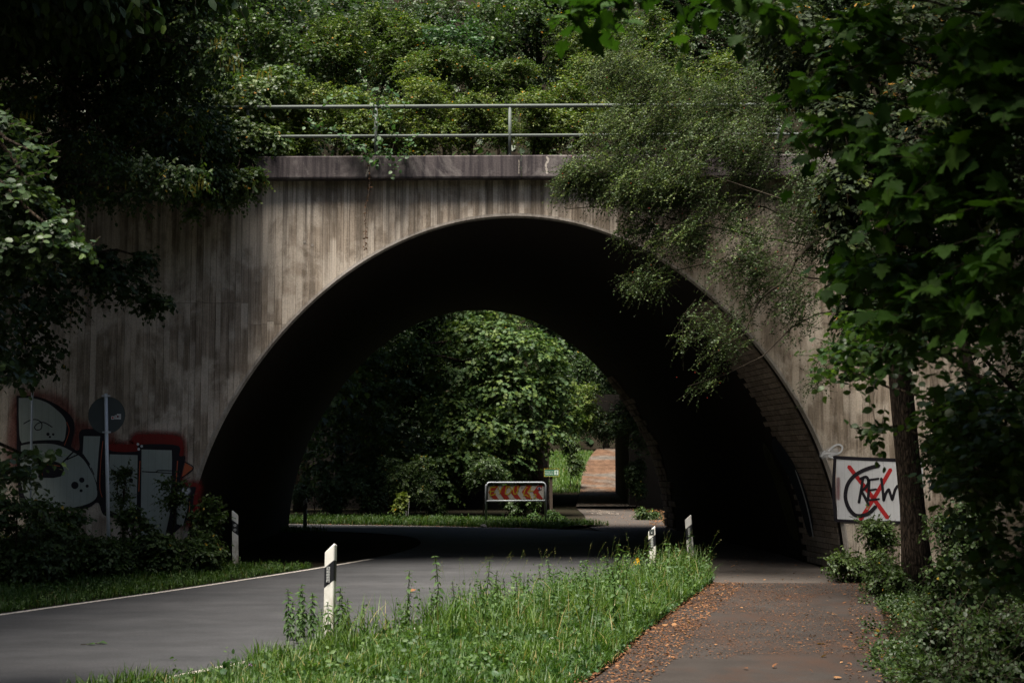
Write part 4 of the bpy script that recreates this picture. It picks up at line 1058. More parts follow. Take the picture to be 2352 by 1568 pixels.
for i, (x, y, Y, hw, hh, lb) in enumerate([(560, 60, 36, 190, 200, "dark tree rising behind the shrubs above the parapet's overgrown end"), (900, 40, 38, 190, 200, "dark tree behind the bank shrubs above the bramble"),
                                           (1230, 40, 38, 190, 210, "dark tree behind the bank in the black gap above the rails"), (1560, 60, 37, 200, 220, "dark tree behind the thorn tree on the bank"), (1900, 80, 35, 220, 260, "dark tree on the bank behind the oak leaves")]):
    c = at(x, y, Y)
    plant("bank_tree", lb, "tree", (c[0], Y + .5, DZ), (c[0] + .2, Y + .5, c[2] + 1), .16, .07, sub(x, y + 25, Y, hw * 1.1, hh * .85, 1.6, 16, 3600), 'small', 'lf_hornbeam', .085, n=12, L=.6,
          group="dark trees behind the bank shrubs", limbs=8, gap=.15, tint=(.3, .15))

bp = np.stack([RNG.uniform(-8, 9, 3200), RNG.uniform(27.75, 30.5, 3200)], -1)
# lobed maple hanging over the left end of the parapet
lobes = [lob(560, 235, 28.0, 95, 75, .9, 800), lob(645, 205, 28.3, 80, 60, .8, 330), lob(625, 335, 27.5, 48, 62, .45, 150), lob(540, 330, 27.4, 90, 75, .6, 700), lob(530, 420, 26.6, 66, 46, .4, 330), lob(430, 420, 26.6, 80, 40, .4, 300),
         lob(500, 458, 26.5, 28, 22, .25, 40), lob(440, 484, 26.3, 20, 15, .2, 22), lob(475, 330, 27.6, 90, 80, .8, 520), lob(590, 400, 26.7, 22, 30, .25, 36)]
plant("field_maple", "small lobed-leaf maple spilling over the overgrown end of the parapet", "tree", (at(560, 300, 28.6)[0], 28.8, DZ), at(575, 210, 28.4), .09, .03, lobes, 'lob5', 'lf_maple', .072, n=9, L=.4,
      singles=90, limbs=8, gap=.2, tint=(.62, .2), old=.012, hang=.45)
# hornbeam
lobes = [lob(90, 300, 25.6, 130, 120, .8, 420), lob(260, 190, 25.8, 130, 110, .8, 420), lob(330, 330, 25.8, 120, 80, .8, 330), lob(450, 300, 26.2, 90, 90, .6, 260), lob(120, 420, 25.4, 110, 55, .6, 200), lob(440, 400, 26.2, 90, 44, .5, 150), lob(420, 130, 26, 110, 110, .8, 330),
         lob(300, 385, 23.4, 120, 42, .7, 130), lob(425, 398, 23.2, 55, 36, .5, 60), lob(200, 325, 23.6, 80, 45, .7, 80), lob(235, 445, 23.3, 60, 22, .4, 34), lob(330, 440, 23.3, 50, 18, .4, 26),
         lob(455, 70, 24.0, 70, 50, .7, 75), lob(520, 115, 23.8, 42, 30, .4, 40), lob(455, 160, 24, 40, 22, .4, 22), lob(370, 10, 24.4, 120, 60, 1, 130), lob(190, 130, 25, 120, 50, 1, 110), lob(90, 40, 24.6, 130, 60, 1, 120),
         lob(440, 265, 24.5, 50, 40, .5, 46), lob(300, 250, 25, 110, 45, .8, 80), lob(40, 200, 22.5, 70, 60, .7, 80)]
hb = plant("hornbeam", "dark hornbeam reaching over the wall with hanging yellow green seed clusters", "tree", (-11.2, 23.5, .2), (-10.2, 23.8, 11.5), .26, .12, lobes, 'ovate', 'lf_hornbeam', .088, n=11, L=.6,
           singles=150, limbs=14, gap=.1, tint=(.42, .2), old=.008, hang=.7, droop=.4, lr=.16,
           extra=[([(-9.8, 15, 13.2, 3.6, 8, 2.2, 2400), (-9.0, 4, 11.8, 3.2, 6, 2.0, 1200), (-9.8, 23.5, 14.4, 3.8, 4, 2.6, 2300), (-8.6, 20.5, 10.2, 3.0, 4.5, 1.0, 2400), (-8.6, 24.8, 11.2, 3.6, 2.6, .9, 1900)], 2.9)])  # oversized canopy lobes out of view, added to shade the wall's left end
mb = MB()
for (x, y, Y, k) in ((440, 425, 23.1, 10), (462, 405, 23.1, 6), (300, 410, 23.1, 4), (505, 95, 23.7, 9), (530, 135, 23.7, 9), (545, 120, 23.7, 4), (60, 262, 22.2, 8), (610, 160, 27.5, 6)):
    for _ in range(k):
        p = at(x + random.gauss(0, 10), y + random.gauss(0, 10), Y)
        for q in range(7):
            z = p[2] - q * .022; w = .020 * (1 - abs(q - 3) / 5)
            for s in (-1, 1): mb.add([(p[0], p[1], z), (p[0] + s * w, p[1] - .008, z - .012), (p[0] + s * w * .5, p[1], z - .034)], [(0, 1, 2)])
mb.build("seed_clusters", M['seed'], hb, kind='stuff')
# dark maple against the wall
lobes = [lob(270, 640, 25.2, 85, 55, .6, 130), lob(355, 690, 25.4, 48, 26, .4, 50), lob(205, 600, 25.2, 80, 50, .7, 120), lob(330, 592, 25.4, 38, 20, .4, 36), lob(95, 650, 24.6, 110, 110, .9, 260), lob(60, 800, 25, 90, 70, .8, 130), (-9.2, 24.6, 9.2, 1.4, 1.0, 1.2, 160)]
plant("shaded_maple", "shaded maple branch hanging dark against the concrete wall", "tree", (-10.8, 25.2, .1), (-9.6, 25.0, 7.4), .15, .06, lobes, 'lob5', 'lf_hornbeam', .092, n=8, L=.5, singles=60, limbs=7, gap=.15, tint=(.3, .15), hang=.5)
# alder at the left edge, close to the camera
lobes = [lob(55, 470, 11.6, 75, 65, .5, 72), lob(125, 535, 11.4, 52, 40, .35, 40), lob(172, 568, 11.3, 26, 18, .2, 12), lob(40, 575, 11.6, 62, 34, .4, 34), lob(15, 385, 12, 36, 45, .4, 24), lob(75, 350, 11.5, 14, 46, .2, 9),
         lob(20, 300, 12, 40, 40, .4, 18), lob(15, 610, 12, 50, 18, .3, 14), lob(20, 850, 12.2, 44, 28, .4, 16), lob(62, 1045, 12.6, 50, 18, .3, 12), lob(22, 1085, 12.6, 52, 26, .4, 20), lob(-60, 600, 12, 90, 300, .8, 200), (-6.6, 9, 8.5, 2.4, 4, 1.6, 240)]
plant("alder", "glossy round-leaved alder reaching in at the photo's left edge, close to the camera", "tree", (-6.7, 12.2, 0), (-6.1, 12, 6.5), .12, .05, lobes, 'round', 'lf_alder', .064, n=13, L=.45, singles=200, limbs=12, tint=(.5, .2), hang=.3, droop=.15)
# dark trees at the left behind everything
for (X, Y, H, lb) in ((-13.5, 27.0, 13, "tall dark tree at the wall's shaded corner behind the hornbeam"), (-16, 18, 14, "dark tree on the bank beyond the alder"), (-9.6, 30.5, 15, "dark tree on top of the bridge bank behind the hornbeam"), (-6.2, 33.5, 15.5, "dark tree on top of the bank behind the lobed maple")):
    z0 = DZ if Y > 28 else float(terrain(X, Y)); k = 1 if Y < 28 else .62
    lobes = [(X + random.uniform(-2.4, 2.4), Y + random.uniform(-1.5, 1.5), random.uniform(z0 + 1.5, H), 2.0, 1.6, 1.5, 300) for _ in range(11)]
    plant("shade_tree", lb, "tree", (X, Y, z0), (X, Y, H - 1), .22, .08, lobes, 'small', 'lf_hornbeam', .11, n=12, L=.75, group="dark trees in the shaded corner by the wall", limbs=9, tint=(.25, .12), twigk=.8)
# hawthorn over the right half of the arch
H = [(1430, 345, 25.6, 110, 105, .8, 620), (1560, 240, 25.8, 150, 120, .9, 720), (1470, 425, 25.0, 135, 52, .6, 520), (1640, 400, 25.2, 150, 140, .9, 950), (1335, 395, 25.0, 55, 36, .4, 130), (1750, 260, 25.8, 130, 130, .9, 600),
     (1300, 420, 24.9, 26, 22, .3, 30), (1550, 520, 25.0, 140, 70, .6, 420), (1700, 600, 24.8, 110, 110, .7, 330), (1640, 760, 24.7, 90, 80, .6, 210), (1600, 850, 24.7, 60, 46, .4, 110), (1820, 700, 24.5, 55, 110, .6, 170), (1490, 640, 25.0, 60, 36, .5, 70), (1860, 480, 25, 90, 140, .9, 420), (1420, 160, 26.2, 90, 60, .7, 210), (1890, 830, 24.3, 50, 60, .5, 110)]
lobes = [lob(*h) for h in H]
ht = thing("hawthorn", (8.8, 25.4, .0), "small-leaved hawthorn with drooping fine twigs and red berries over the arch", "tree")
ends = [np.array(l[:3]) for l in lobes]
woody(ht, (8.8, 25.4, .0), (7.7, 25.3, 5.6), .15, .10, [(.99, e + np.array([random.gauss(0, .3), 0, random.gauss(0, .3)]), .024) for e in ends[::2]], M['twig'], bend=.5)
MB().tube(curve([at(1885, 545, 24.5), at(1830, 592, 24.45), at(1805, 640, 24.4), at(1745, 690, 24.4), at(1712, 760, 24.4)], 24), np.linspace(.045, .012, 24), 7).build("branch", M['twig'], ht, smooth=True)
B, D, LL = [], [], []
for (cx, cy, cz, rx, ry, rz, cnt) in lobes:
    m_ = int(cnt * (2.1 if cz > 5.2 else 1.3)); u = unit(RNG.normal(0, 1, (m_, 3))) * (RNG.uniform(0, 1, (m_, 1)) ** .42)
    p = np.array([cx, cy, cz]) + u * np.array([rx, ry, rz])
    keep = np.array([noise.noise(Vector(q) * 1.5) for q in p]) > -.08
    p = p[keep]
    d = np.array([-.75, -.12, -.35]) + RNG.normal(0, .55, p.shape); d = unit(d); l = RNG.uniform(.3, .8, len(p))
    B.append(p - d * l[:, None] * .5); D.append(d); LL.append(l)
sp = sprays(np.concatenate(B), np.concatenate(D), np.concatenate(LL), 20, .045, droop=.3, tint=(.5, .3), flat=.9, hang=.15, old=.0, face=RNG.normal(0, .5, (sum(map(len, LL)), 3)) + [-.2, -.5, 0])
sp['t'] = np.clip(sp['t'] - .13 * np.clip(sp['pos'][:, 0] - 2.6, 0, 3) - .12 * (sp['pos'][:, 2] < 5.6), 0, .94)  # shade put into the leaf colour: darker tint to the right and low down
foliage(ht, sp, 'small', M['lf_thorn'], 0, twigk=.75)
mb = MB()
for _ in range(150):
    l = random.choice(lobes); u = np.array([random.gauss(0, .5), -abs(random.gauss(.3, .4)), random.gauss(0, .5)])
    p = np.array(l[:3]) + u * np.array(l[3:6]); r_ = .0085
    mb.add([p + [r_, 0, 0], p + [-r_, 0, 0], p + [0, r_, 0], p + [0, -r_, 0], p + [0, 0, r_], p + [0, 0, -r_]], [(0, 2, 4), (2, 1, 4), (1, 3, 4), (3, 0, 4), (2, 0, 5), (1, 2, 5), (3, 1, 5), (0, 3, 5)])
mb.build("berries", M['berry'], ht, kind='stuff')
# oak: the leaning trunk beside the path
ob = gp(2112, 1352); ot = at(2062, 860, ob[1])
lobes = [lob(1930, 130, 20.5, 95, 100, .9, 420), lob(1940, 270, 20.2, 80, 70, .7, 300), lob(1935, 440, 20.0, 60, 80, .6, 300), lob(1955, 580, 20.0, 56, 80, .6, 240), lob(1990, 710, 20.2, 70, 60, .6, 200), lob(2080, 330, 20.5, 130, 180, 1.2, 700), lob(2200, 500, 21, 150, 220, 1.4, 800), lob(2290, 200, 21, 150, 220, 1.4, 700), lob(2110, 650, 21, 110, 140, 1.0, 420), lob(2080, 60, 21, 150, 90, 1, 420),
         lob(1800, 60, 20.8, 110, 60, .8, 240), lob(1850, 170, 21.0, 60, 70, .6, 160)]
ok = thing("oak", tuple(ob), "oak with a leaning fissured trunk beside the footpath, half lit and half black", "tree")
woody(ok, ob, ot + (ot - ob) * 1.1, .205, .165, [(.97, np.array(l[:3]), .07) for l in lobes], M['bark'], k=18, bend=.02)
sp = lobe_sprays(lobes, 8, .4, .115, gap=.08, tint=(.42, .2), old=.02, hang=.35)
sp = merge(sp, lobe_sprays([(9.0, 17, 12.6, 3.8, 7, 2.2, 1500), (8.2, 8, 11.2, 3, 5, 2.0, 900), (9.8, 24, 13, 3.8, 4, 2.4, 1000), (6.2, 12.5, 9.6, 2.8, 5.5, .9, 1500)], 8, .9, .25, tint=(.4, .2), hang=.35))  # oversized leaf lobes above the view, added to shade the right side
foliage(ok, sp, 'oak', M['lf_oak'], 110, twigk=.9)
# large-leaved maple close on the right
lobes = [lob(1955, 300, 7.4, 130, 60, .5, 15), lob(2090, 400, 6.8, 130, 110, .6, 32), lob(2240, 300, 6.4, 120, 150, .6, 34), lob(2050, 640, 7.6, 130, 60, .5, 30), lob(2190, 700, 6.8, 140, 110, .6, 34), lob(1965, 610, 8.0, 70, 36, .4, 12), lob(2260, 110, 6.2, 130, 120, .6, 26),
         lob(2010, 70, 7.2, 140, 50, .5, 17), lob(1400, 0, 6.6, 130, 26, .4, 9), lob(1700, 10, 6.8, 160, 36, .4, 12), lob(2300, 560, 6.2, 90, 160, .5, 26), lob(1890, 180, 7.6, 60, 30, .4, 6), (3.4, 7.5, 5.2, 1.5, 3, .8, 130), (4.2, 4.5, 5.6, 1.6, 2.5, 1, 120), (1.4, 6.5, 5.3, 1.6, 1.6, .5, 40)]
plant("norway_maple", "large-leaved maple boughs hanging close to the camera on the right, slightly blurred", "tree", (4.6, 6.3, .1), (4.1, 6.4, 6.2), .14, .07, lobes, 'maple', 'lf_near', .098, n=7, L=.5, singles=260, limbs=13, tint=(.5, .2), hang=.22, flat=.38, facew=.45, droop=.2, lr=.10, extra=[([(3.9, 5.4, 6.9, 3.0, 5.5, .8, 1900), (5.6, 8, 5.0, 1.2, 5, 1.6, 600)], 2.2)])  # last two oversized lobes are unseen canopy, added to darken these boughs
# hazel-like bushes under it
lobes = [lob(2080, 800, 9.0, 150, 46, .6, 60), lob(2230, 930, 8.4, 120, 80, .6, 62), lob(2225, 1010, 9.0, 80, 60, .6, 40), lob(2230, 1110, 8.2, 100, 60, .5, 36), lob(2310, 1260, 7.8, 70, 110, .5, 46), lob(1945, 790, 10, 60, 30, .4, 20), lob(1930, 850, 10.4, 36, 20, .4, 10), lob(2010, 985, 10, 46, 18, .3, 8), lob(2310, 1020, 8, 70, 110, .6, 60), lob(2050, 740, 9.4, 120, 50, .5, 50)]
plant("hazel_bush", "hazel bush of oval leaves spreading below the big maple leaves, hiding the trunk's top", "shrub", (4.1, 9.4, .05), (3.6, 9.2, 2.6), .05, .02, lobes, 'hazel', 'lf_hazel', .064, n=10, L=.42, singles=200, limbs=10, tint=(.48, .22), hang=.15, droop=.2, facew=.45, flat=.4)
# dark trees to the right
for (X, Y, Hh, lb) in ((9.4, 19.5, 12, "dark tree in the shade behind the oak trunk"), (8.0, 13.5, 10, "dark tree behind the hazel bush"), (10.8, 26, 14, "dark tree at the wall's right end behind the oak")):
    z0 = float(terrain(X, Y))
    lobes = [(X + random.uniform(-1.7, 1.7), Y + random.uniform(-1.8, 1.8), random.uniform(z0 + 1.0, Hh), 1.5, 1.6, 1.3, 260) for _ in range(11)]
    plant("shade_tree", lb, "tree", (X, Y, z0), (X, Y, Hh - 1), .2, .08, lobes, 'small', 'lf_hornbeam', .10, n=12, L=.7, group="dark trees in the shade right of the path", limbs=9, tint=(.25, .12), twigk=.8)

# undergrowth bushes
def bush(x, y, Y, hw, hh, cnt, lb, mat='lf_under', leaf='ovate', size=.065, n=11, L=.55, tint=(.42, .18), singles=0, name="bramble_bush", k=6, dy=.7, bx=None, **kw):
    c = at(x, y, Y); c[0] = c[0] if bx is None else bx; g = float(terrain(c[0], Y))
    return plant(name, lb, "bush", (c[0], Y + .1, g), (c[0] + .05, Y, max(c[2], g + .3)), .025, .01, sub(x, y, Y, hw, hh, dy, k, cnt * 1.6), leaf, mat, size, n=n, L=L, limbs=6, tint=tint, singles=singles, hang=.35, **kw)
gU = "bushes at the foot of the graffiti wall"
bush(60, 1255, 23.2, 150, 66, 620, "broad bramble bush at the photo's left edge in front of the graffiti", group=gU, k=11, dy=1.0, size=.085)
bush(205, 1272, 24.6, 100, 42, 420, "low bramble between the left edge bush and the sign pole", group=gU, k=9, droop=.15, size=.085)
bush(330, 1265, 25.4, 100, 46, 440, "bramble bush just behind the sign pole foot", group=gU, k=9, droop=.15, size=.085)
bush(420, 1262, 26.0, 85, 46, 400, "bramble bush below the tall silver letter", group=gU, k=9, droop=.15, size=.085)
bush(472, 1245, 26.6, 36, 50, 220, "leafy bush at the left foot of the arch beside the post with round reflectors", group=gU, k=9, droop=.15, size=.085)
bush(395, 1125, 26.7, 40, 40, 60, "bindweed shoots climbing over the silver letters", group=gU, dy=.2)
bush(282, 1110, 26.8, 20, 50, 40, "narrow climber on the graffiti right behind the sign pole", group=gU, dy=.15)
bush(30, 1175, 22.6, 120, 46, 120, "taller shoots above the broad bramble at the left edge", group=gU, k=9, droop=.15, size=.085)
gR = "bushes at the right of the footpath"
bush(300, 1185, 25.4, 60, 40, 36, "long bramble shoots rising in front of the silver letters, left of the sign pole", group=gU, size=.095, dy=.4, droop=.1)
bush(475, 1172, 26.6, 46, 34, 50, "long bramble shoots at the arch foot, rising over the last red letter", group=gU, size=.095, dy=.3, droop=.1)
bush(130, 1195, 24.0, 90, 40, 50, "long bramble shoots in front of the big round silver letter", group=gU, size=.095, dy=.4, droop=.1)
bush(1975, 1285, 24.6, 66, 48, 250, "bright low bush at the right arch foot under the CREW panel", mat='lf_under', tint=(.6, .18), group=gR)
bush(2010, 1210, 25.0, 46, 56, 150, "leafy shoots in front of the CREW panel's lower edge", tint=(.55, .18), group=gR)
bush(2030, 1330, 21.5, 60, 34, 150, "low green plants at the oak's foot on the path side", group=gR)
bush(2210, 1330, 17.5, 110, 100, 420, "dark bush behind the oak's foot", tint=(.35, .15), group=gR, k=8)
bush(2250, 1210, 18.5, 110, 100, 380, "dark bush filling the shade right of the oak trunk", tint=(.3, .15), group=gR, k=8)
bush(2225, 1010, 22.0, 110, 160, 700, "dark bush rising against the wall between the oak trunk and the hazel leaves", tint=(.25, .15), size=.08, group=gR, k=10)
bush(2175, 1430, 14.5, 80, 36, 130, "low ivy bush beside the path's leaf litter, nearest the oak", tint=(.28, .18), size=.055, group=gR)
bush(2290, 1460, 12.6, 90, 60, 190, "ivy and bramble bush at the photo's right edge", tint=(.25, .18), size=.06, group=gR, k=8)
bush(2220, 1545, 11.6, 100, 30, 130, "low bramble at the bottom right corner", tint=(.28, .18), size=.055, group=gR)

# beyond the arch
P = [(1110, 765, 57, 120, 46, 1.4, 180), (1190, 810, 56.5, 120, 62, 1.5, 260), (1050, 850, 56.5, 80, 60, 1.3, 150), (1170, 900, 56, 110, 60, 1.4, 200), (1020, 935, 56, 75, 46, 1.2, 120), (1090, 985, 55.5, 110, 52, 1.3, 170), (1215, 990, 56, 90, 46, 1.2, 130), (1060, 1055, 55.5, 90, 44, 1.2, 120), (1160, 1060, 55.8, 80, 40, 1.1, 90),
     (960, 790, 56, 45, 18, .8, 26), (925, 810, 56, 40, 16, .8, 22), (1270, 880, 57, 60, 70, 1.2, 110), (1130, 700, 58, 130, 50, 1.5, 180), (1000, 1120, 55.5, 60, 36, 1, 60), (1290, 960, 57, 46, 40, 1, 60)]
b0 = gp(1246, 1180); b0 = np.array([at(1244, 1150, 57.5)[0], 57.5, 0])
plant("sycamore", "big sycamore lit from above, framed by the arch beyond the tunnel", "tree", b0, at(1180, 800, 57), .30, .12, [lob(*p[:6], p[6] * 2.2) for p in P], 'lob5', 'lf_far', .155, n=8, L=.85, singles=0, limbs=13, gap=.36, tint=(.55, .22), old=.003, hang=.45, droop=.3, flat=.4)
Q = [(820, 890, 55, 70, 16, .9, 36), (850, 925, 55, 90, 18, 1, 40), (900, 880, 55, 60, 20, .8, 30), (770, 960, 56, 70, 30, 1, 46), (870, 985, 56, 50, 22, .8, 26), (800, 830, 58, 100, 70, 1.6, 130), (760, 1060, 58, 90, 80, 1.6, 150), (900, 1050, 58, 110, 90, 1.6, 200)]
plant("shade_maple", "layered dim maple left of the big sycamore beyond the arch", "tree", (at(770, 1150, 58)[0], 58, 0), at(800, 860, 58), .2, .08, [lob(*p[:6], p[6] * 1.8) for p in Q], 'lob5', 'lf_hornbeam', .16, n=8, L=.8, limbs=8, tint=(.5, .2), hang=.4, extra=[([(-9, 53.5, 11.4, 4.5, 5, 1.8, 1300), (-5.5, 57, 12.2, 3, 3.5, 1.6, 900), (-8.2, 48.6, 9.8, 4.6, 2.2, 1.4, 1800), (-8, 52, 6.5, 2.5, 2, 2.5, 500), (-6.6, 53.5, 10.8, 4.4, 3.6, 1.1, 1900)], 1.8)])  # oversized lobes, mostly out of view, added to shade the far left
for (x, Y, H_, lb) in ((690, 62, 14, "black shaded tree beyond the arch near the dark post"), (860, 64, 15, "tall shaded tree behind the dim layered maple"), (1010, 65, 15, "tall shaded tree behind the big sycamore"), (1560, 63, 13, "shaded tree beyond the arch right of the gravel path"), (1330, 71.5, 14, "shaded tree growing above the far underpass, left of the path"), (1450, 72.5, 14, "shaded tree growing above the far underpass, right of the path"), (930, 68, 15, "farthest shaded tree glimpsed left of the big sycamore"), (1392, 117, 13, "distant shaded tree closing the view at the top of the gravel path")):
    X = at(x, 1000, Y)[0]
    lobes = [(X + random.uniform(-2.2, 2.2), Y + random.uniform(-1.5, 1.5), random.uniform(2.5 if x < 1300 else 4.4 if Y > 100 else 5.2, H_ if x < 1300 else 11), 2.0, 1.6, 1.7, 330) for _ in range(12)]
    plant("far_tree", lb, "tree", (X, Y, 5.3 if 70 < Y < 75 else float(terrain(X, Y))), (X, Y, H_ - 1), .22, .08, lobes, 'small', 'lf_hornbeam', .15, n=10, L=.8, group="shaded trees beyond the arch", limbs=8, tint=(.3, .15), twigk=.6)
bush(935, 1085, 51.5, 80, 62, 330, "pale small-leaved bush left of the chevron board beyond the arch", name="far_bush", mat='lf_under', size=.085, L=.55, tint=(.55, .2), k=8, dy=1.0)
bush(918, 1152, 48.9, 22, 26, 50, "yellow green sapling beside the pale leaning post beyond the arch", name="far_bush", mat='lf_shrub', size=.12, L=.4, tint=(.8, .1), dy=.3)
bush(1195, 1140, 50.5, 70, 34, 120, "dark leaves under and behind the chevron board", name="far_bush", size=.12, L=.5, tint=(.35, .15))
bush(1255, 1183, 48.6, 52, 22, 260, "bright green weeds round the chevron board's right leg", name="far_bush", mat='lf_nettle', size=.075, L=.35, tint=(.55, .2), dy=.5)
bush(1160, 1196, 48.2, 50, 9, 90, "low weeds under the chevron board", name="far_bush", mat='lf_nettle', size=.07, L=.3, tint=(.55, .2), dy=.3)
bush(1345, 930, 64.0, 60, 75, 300, "yellowish small-leaved bush over the path beyond the sycamore", name="far_bush", mat='lf_shrub', size=.10, L=.6, tint=(.5, .2), k=8, dy=1.2, bx=1.7)
bush(1310, 1030, 78.5, 46, 60, 260, "green bushes left of the rising gravel path beyond the underpass", name="far_bush", mat='lf_under', size=.12, L=.6, tint=(.5, .2), dy=1.5)
gF = "shaded bushes under the trees beyond the arch"
for (x, y, Y, hw, hh, c_, lb) in ((720, 1130, 54, 80, 60, 300, "shaded bush beyond the arch behind the dark post"), (830, 1120, 55, 80, 70, 320, "shaded bush beyond the arch, left of the pale small-leaved bush"), (1010, 1130, 55, 80, 66, 320, "shaded bush under the left boughs of the big sycamore"), (1110, 1110, 54, 80, 70, 320, "shaded bush behind the left leg of the chevron board"), (1205, 1090, 56, 60, 90, 320, "shaded bush beside the sycamore trunk behind the chevron board")):
    bush(x, y, Y, hw, hh, c_, lb, name="far_bush", size=.10, L=.5, tint=(.3, .15), group=gF, dy=1.2)
plant("far_bush", "dark boughs hanging in front of the underpass roof above the gravel path", "bush", (8.4, 65.4, 0), (7.8, 65.4, 4.6), .06, .03, [lob(*q) for q in ((1320, 860, 65.2, 50, 60, .6, 300), (1390, 840, 65.2, 60, 60, .6, 330), (1470, 860, 65.2, 60, 70, .6, 330), (1440, 950, 65.2, 46, 46, .5, 260), (1345, 950, 65.2, 46, 34, .5, 240), (1400, 975, 65.2, 40, 34, .5, 200), (1480, 980, 65.0, 46, 60, .5, 280), (1250, 900, 65.4, 60, 90, .6, 260))], 'ovate', 'lf_hornbeam', .11, n=9, L=.6, limbs=10, tint=(.3, .15), hang=.4,
      extra=[([(7.5, 62, 9.5, 3.0, 3.5, 1.5, 700)], 2.0)])  # unseen oversized lobe overhead, added to shade the underpass front
bush(1462, 1105, 65.6, 36, 66, 420, "dark ivy bush against the right abutment of the far underpass", name="far_bush", size=.09, L=.4, tint=(.25, .12), dy=.5)
bush(1490, 1180, 52.5, 36, 26, 120, "dim weeds by the stones of the far arch foot", name="far_bush", size=.09, L=.4, tint=(.35, .15), dy=.6)

# bramble over the railing and the withered vine
br = thing("bramble", (at(845, 340, 27.25)[0], 27.3, PT), "bramble with broad green leaves hanging over the railing and parapet", "bramble")
stems = [[(815, 160), (850, 200), (885, 250), (900, 300)], [(740, 245), (790, 215), (850, 225), (900, 270)], [(855, 250), (868, 320), (862, 380)], [(880, 200), (930, 245), (905, 330), (890, 372)], [(960, 310), (940, 330), (925, 350), (905, 395)], [(800, 330), (830, 340), (845, 370)], [(700, 280), (760, 300), (820, 330)]]
mb = MB(); pos, dv = [], []
for s in stems:
    c = curve([at(x, y, 26.95) for x, y in s], 16); mb.tube(c, np.linspace(.009, .004, 16), 5)
    for i in range(1, 16):
        for _ in range(3): pos.append(c[i] + RNG.normal(0, .05, 3)); dv.append(RNG.normal(0, 1, 3) + [0, -.5, -.3])
mb.build("stems", M['twig'], br, smooth=True)
pos, dv = np.array(pos), np.array(dv)
sp = dict(pos=pos, d=dv, n=RNG.normal(0, .4, pos.shape) + [0, -.45, .9], s=RNG.uniform(.06, .12, len(pos)), t=np.clip(RNG.normal(.6, .2, len(pos)), 0, .94), tw=np.zeros((0, 4, 3)), tr=np.zeros(0))
foliage(br, sp, 'hazel', M['lf_dogwood'], 100, "foliage", twigk=0)
vn = thing("withered_vine", tuple(at(848, 362, 26.98)), "thin withered brown vine dangling from the parapet down the wall", "vine")
c = curve([at(x, y, 26.98) for x, y in ((838, 330), (846, 372), (850, 420), (842, 480), (840, 530), (838, 572))], 40); c[:, 1] -= .02
MB().tube(c, np.linspace(.008, .004, 40), 5).build("stem", M['twig'], vn)
pos = np.repeat(c[8:], 3, 0) + RNG.normal(0, .018, (96, 3)); sp = dict(pos=pos, d=RNG.normal(0, .6, pos.shape) + [0, 0, -.6], n=RNG.normal(0, 1, pos.shape), s=RNG.uniform(.025, .06, len(pos)), t=RNG.uniform(0, .55, len(pos)), tw=np.zeros((0, 4, 3)), tr=np.zeros(0))
foliage(vn, sp, 'ovate', M['litter'], 0, "dead_foliage", twigk=0)

# ------------------------------------------------------------------ verges, grass, weeds
def sample_strip(A, B, n, pw=1.0):
    mid = (A[1:] + A[:-1]) / 2; w = np.linalg.norm(B - A, axis=1); w = (w[1:] + w[:-1]) / 2 * np.linalg.norm(np.diff((A + B) / 2, axis=0), axis=1)
    i = RNG.choice(len(w), n, p=w / w.sum()); f = RNG.random(n)[:, None]; s = (RNG.random(n) ** pw)[:, None]
    a = A[i] * (1 - f) + A[i + 1] * f; b = B[i] * (1 - f) + B[i + 1] * f
    return a * (1 - s) + b * s, s[:, 0]
def verge(name, A, B, hgt=.06, zf=None):
    return ribbon(name, A, B, -.012, M['soil'], crown=hgt, seg=6, zf=zf)
def grass(name, P, z, h, w=.006, bend=.6, tint=(.5, .2), old=.02, lean=None):
    n = len(P); h = np.broadcast_to(h, (n,)); a = RNG.uniform(0, 2 * math.pi, n); hh = h * RNG.uniform(.45, 1.25, n); b = bend * RNG.uniform(.1, 1.2, n)
    d = np.stack([np.cos(a), np.sin(a), np.zeros(n)], -1); sd = np.stack([-np.sin(a), np.cos(a), np.zeros(n)], -1)
    base = np.concatenate([P, np.broadcast_to(z, (n,))[:, None]], -1); V = []
    for t, ww in ((0, .8), (.35, 1.0), (.7, .7)):
        c = base + d * (b * hh * t * t)[:, None] + np.array([0, 0, 1.0]) * (hh * t * (1 - .3 * b * t))[:, None]
        V += [c + sd * (w * ww * RNG.uniform(.7, 1.3, n))[:, None], c - sd * (w * ww)]
    V.append(base + d * (b * hh)[:, None] + np.array([0, 0, 1.0]) * (hh * (1 - .3 * b))[:, None])
    V = np.stack(V, 1).reshape(-1, 3)
    F = np.array([(0, 1, 3), (0, 3, 2), (2, 3, 5), (2, 5, 4), (4, 5, 6)])[None] + (np.arange(n) * 7)[:, None, None]
    tn = np.clip(RNG.normal(*tint, n), 0, .94); tn[RNG.random(n) < old] = 1
    return tag(obj(name, V, F.reshape(-1, 3), M['grass'], tint=np.repeat(tn, 7)), kind='stuff')
ys = np.linspace(7.5, 27.2, 90)
pl_all = np.concatenate([PL[PL[:, 1] < 23.4], P2L[P2L[:, 1] > 23.8]])
ia = np.stack([np.interp(ys, RR[:, 1], RR[:, 0]) + .04, ys], -1); ib = np.stack([np.interp(ys, pl_all[:, 1], pl_all[:, 0]) - .05, ys], -1)
clos = sst(26.2, 27.2, ys)[:, None]; mid_ = (ia + ib) / 2; ia = ia * (1 - clos) + mid_ * clos; ib = ib * (1 - clos) + mid_ * clos
verge("verge", ia, ib, .07)
def mound(s, h=.07): return h * np.sin(np.pi * s) - .01
PP, s = sample_strip(ia + [.10, 0], ib, 60000)
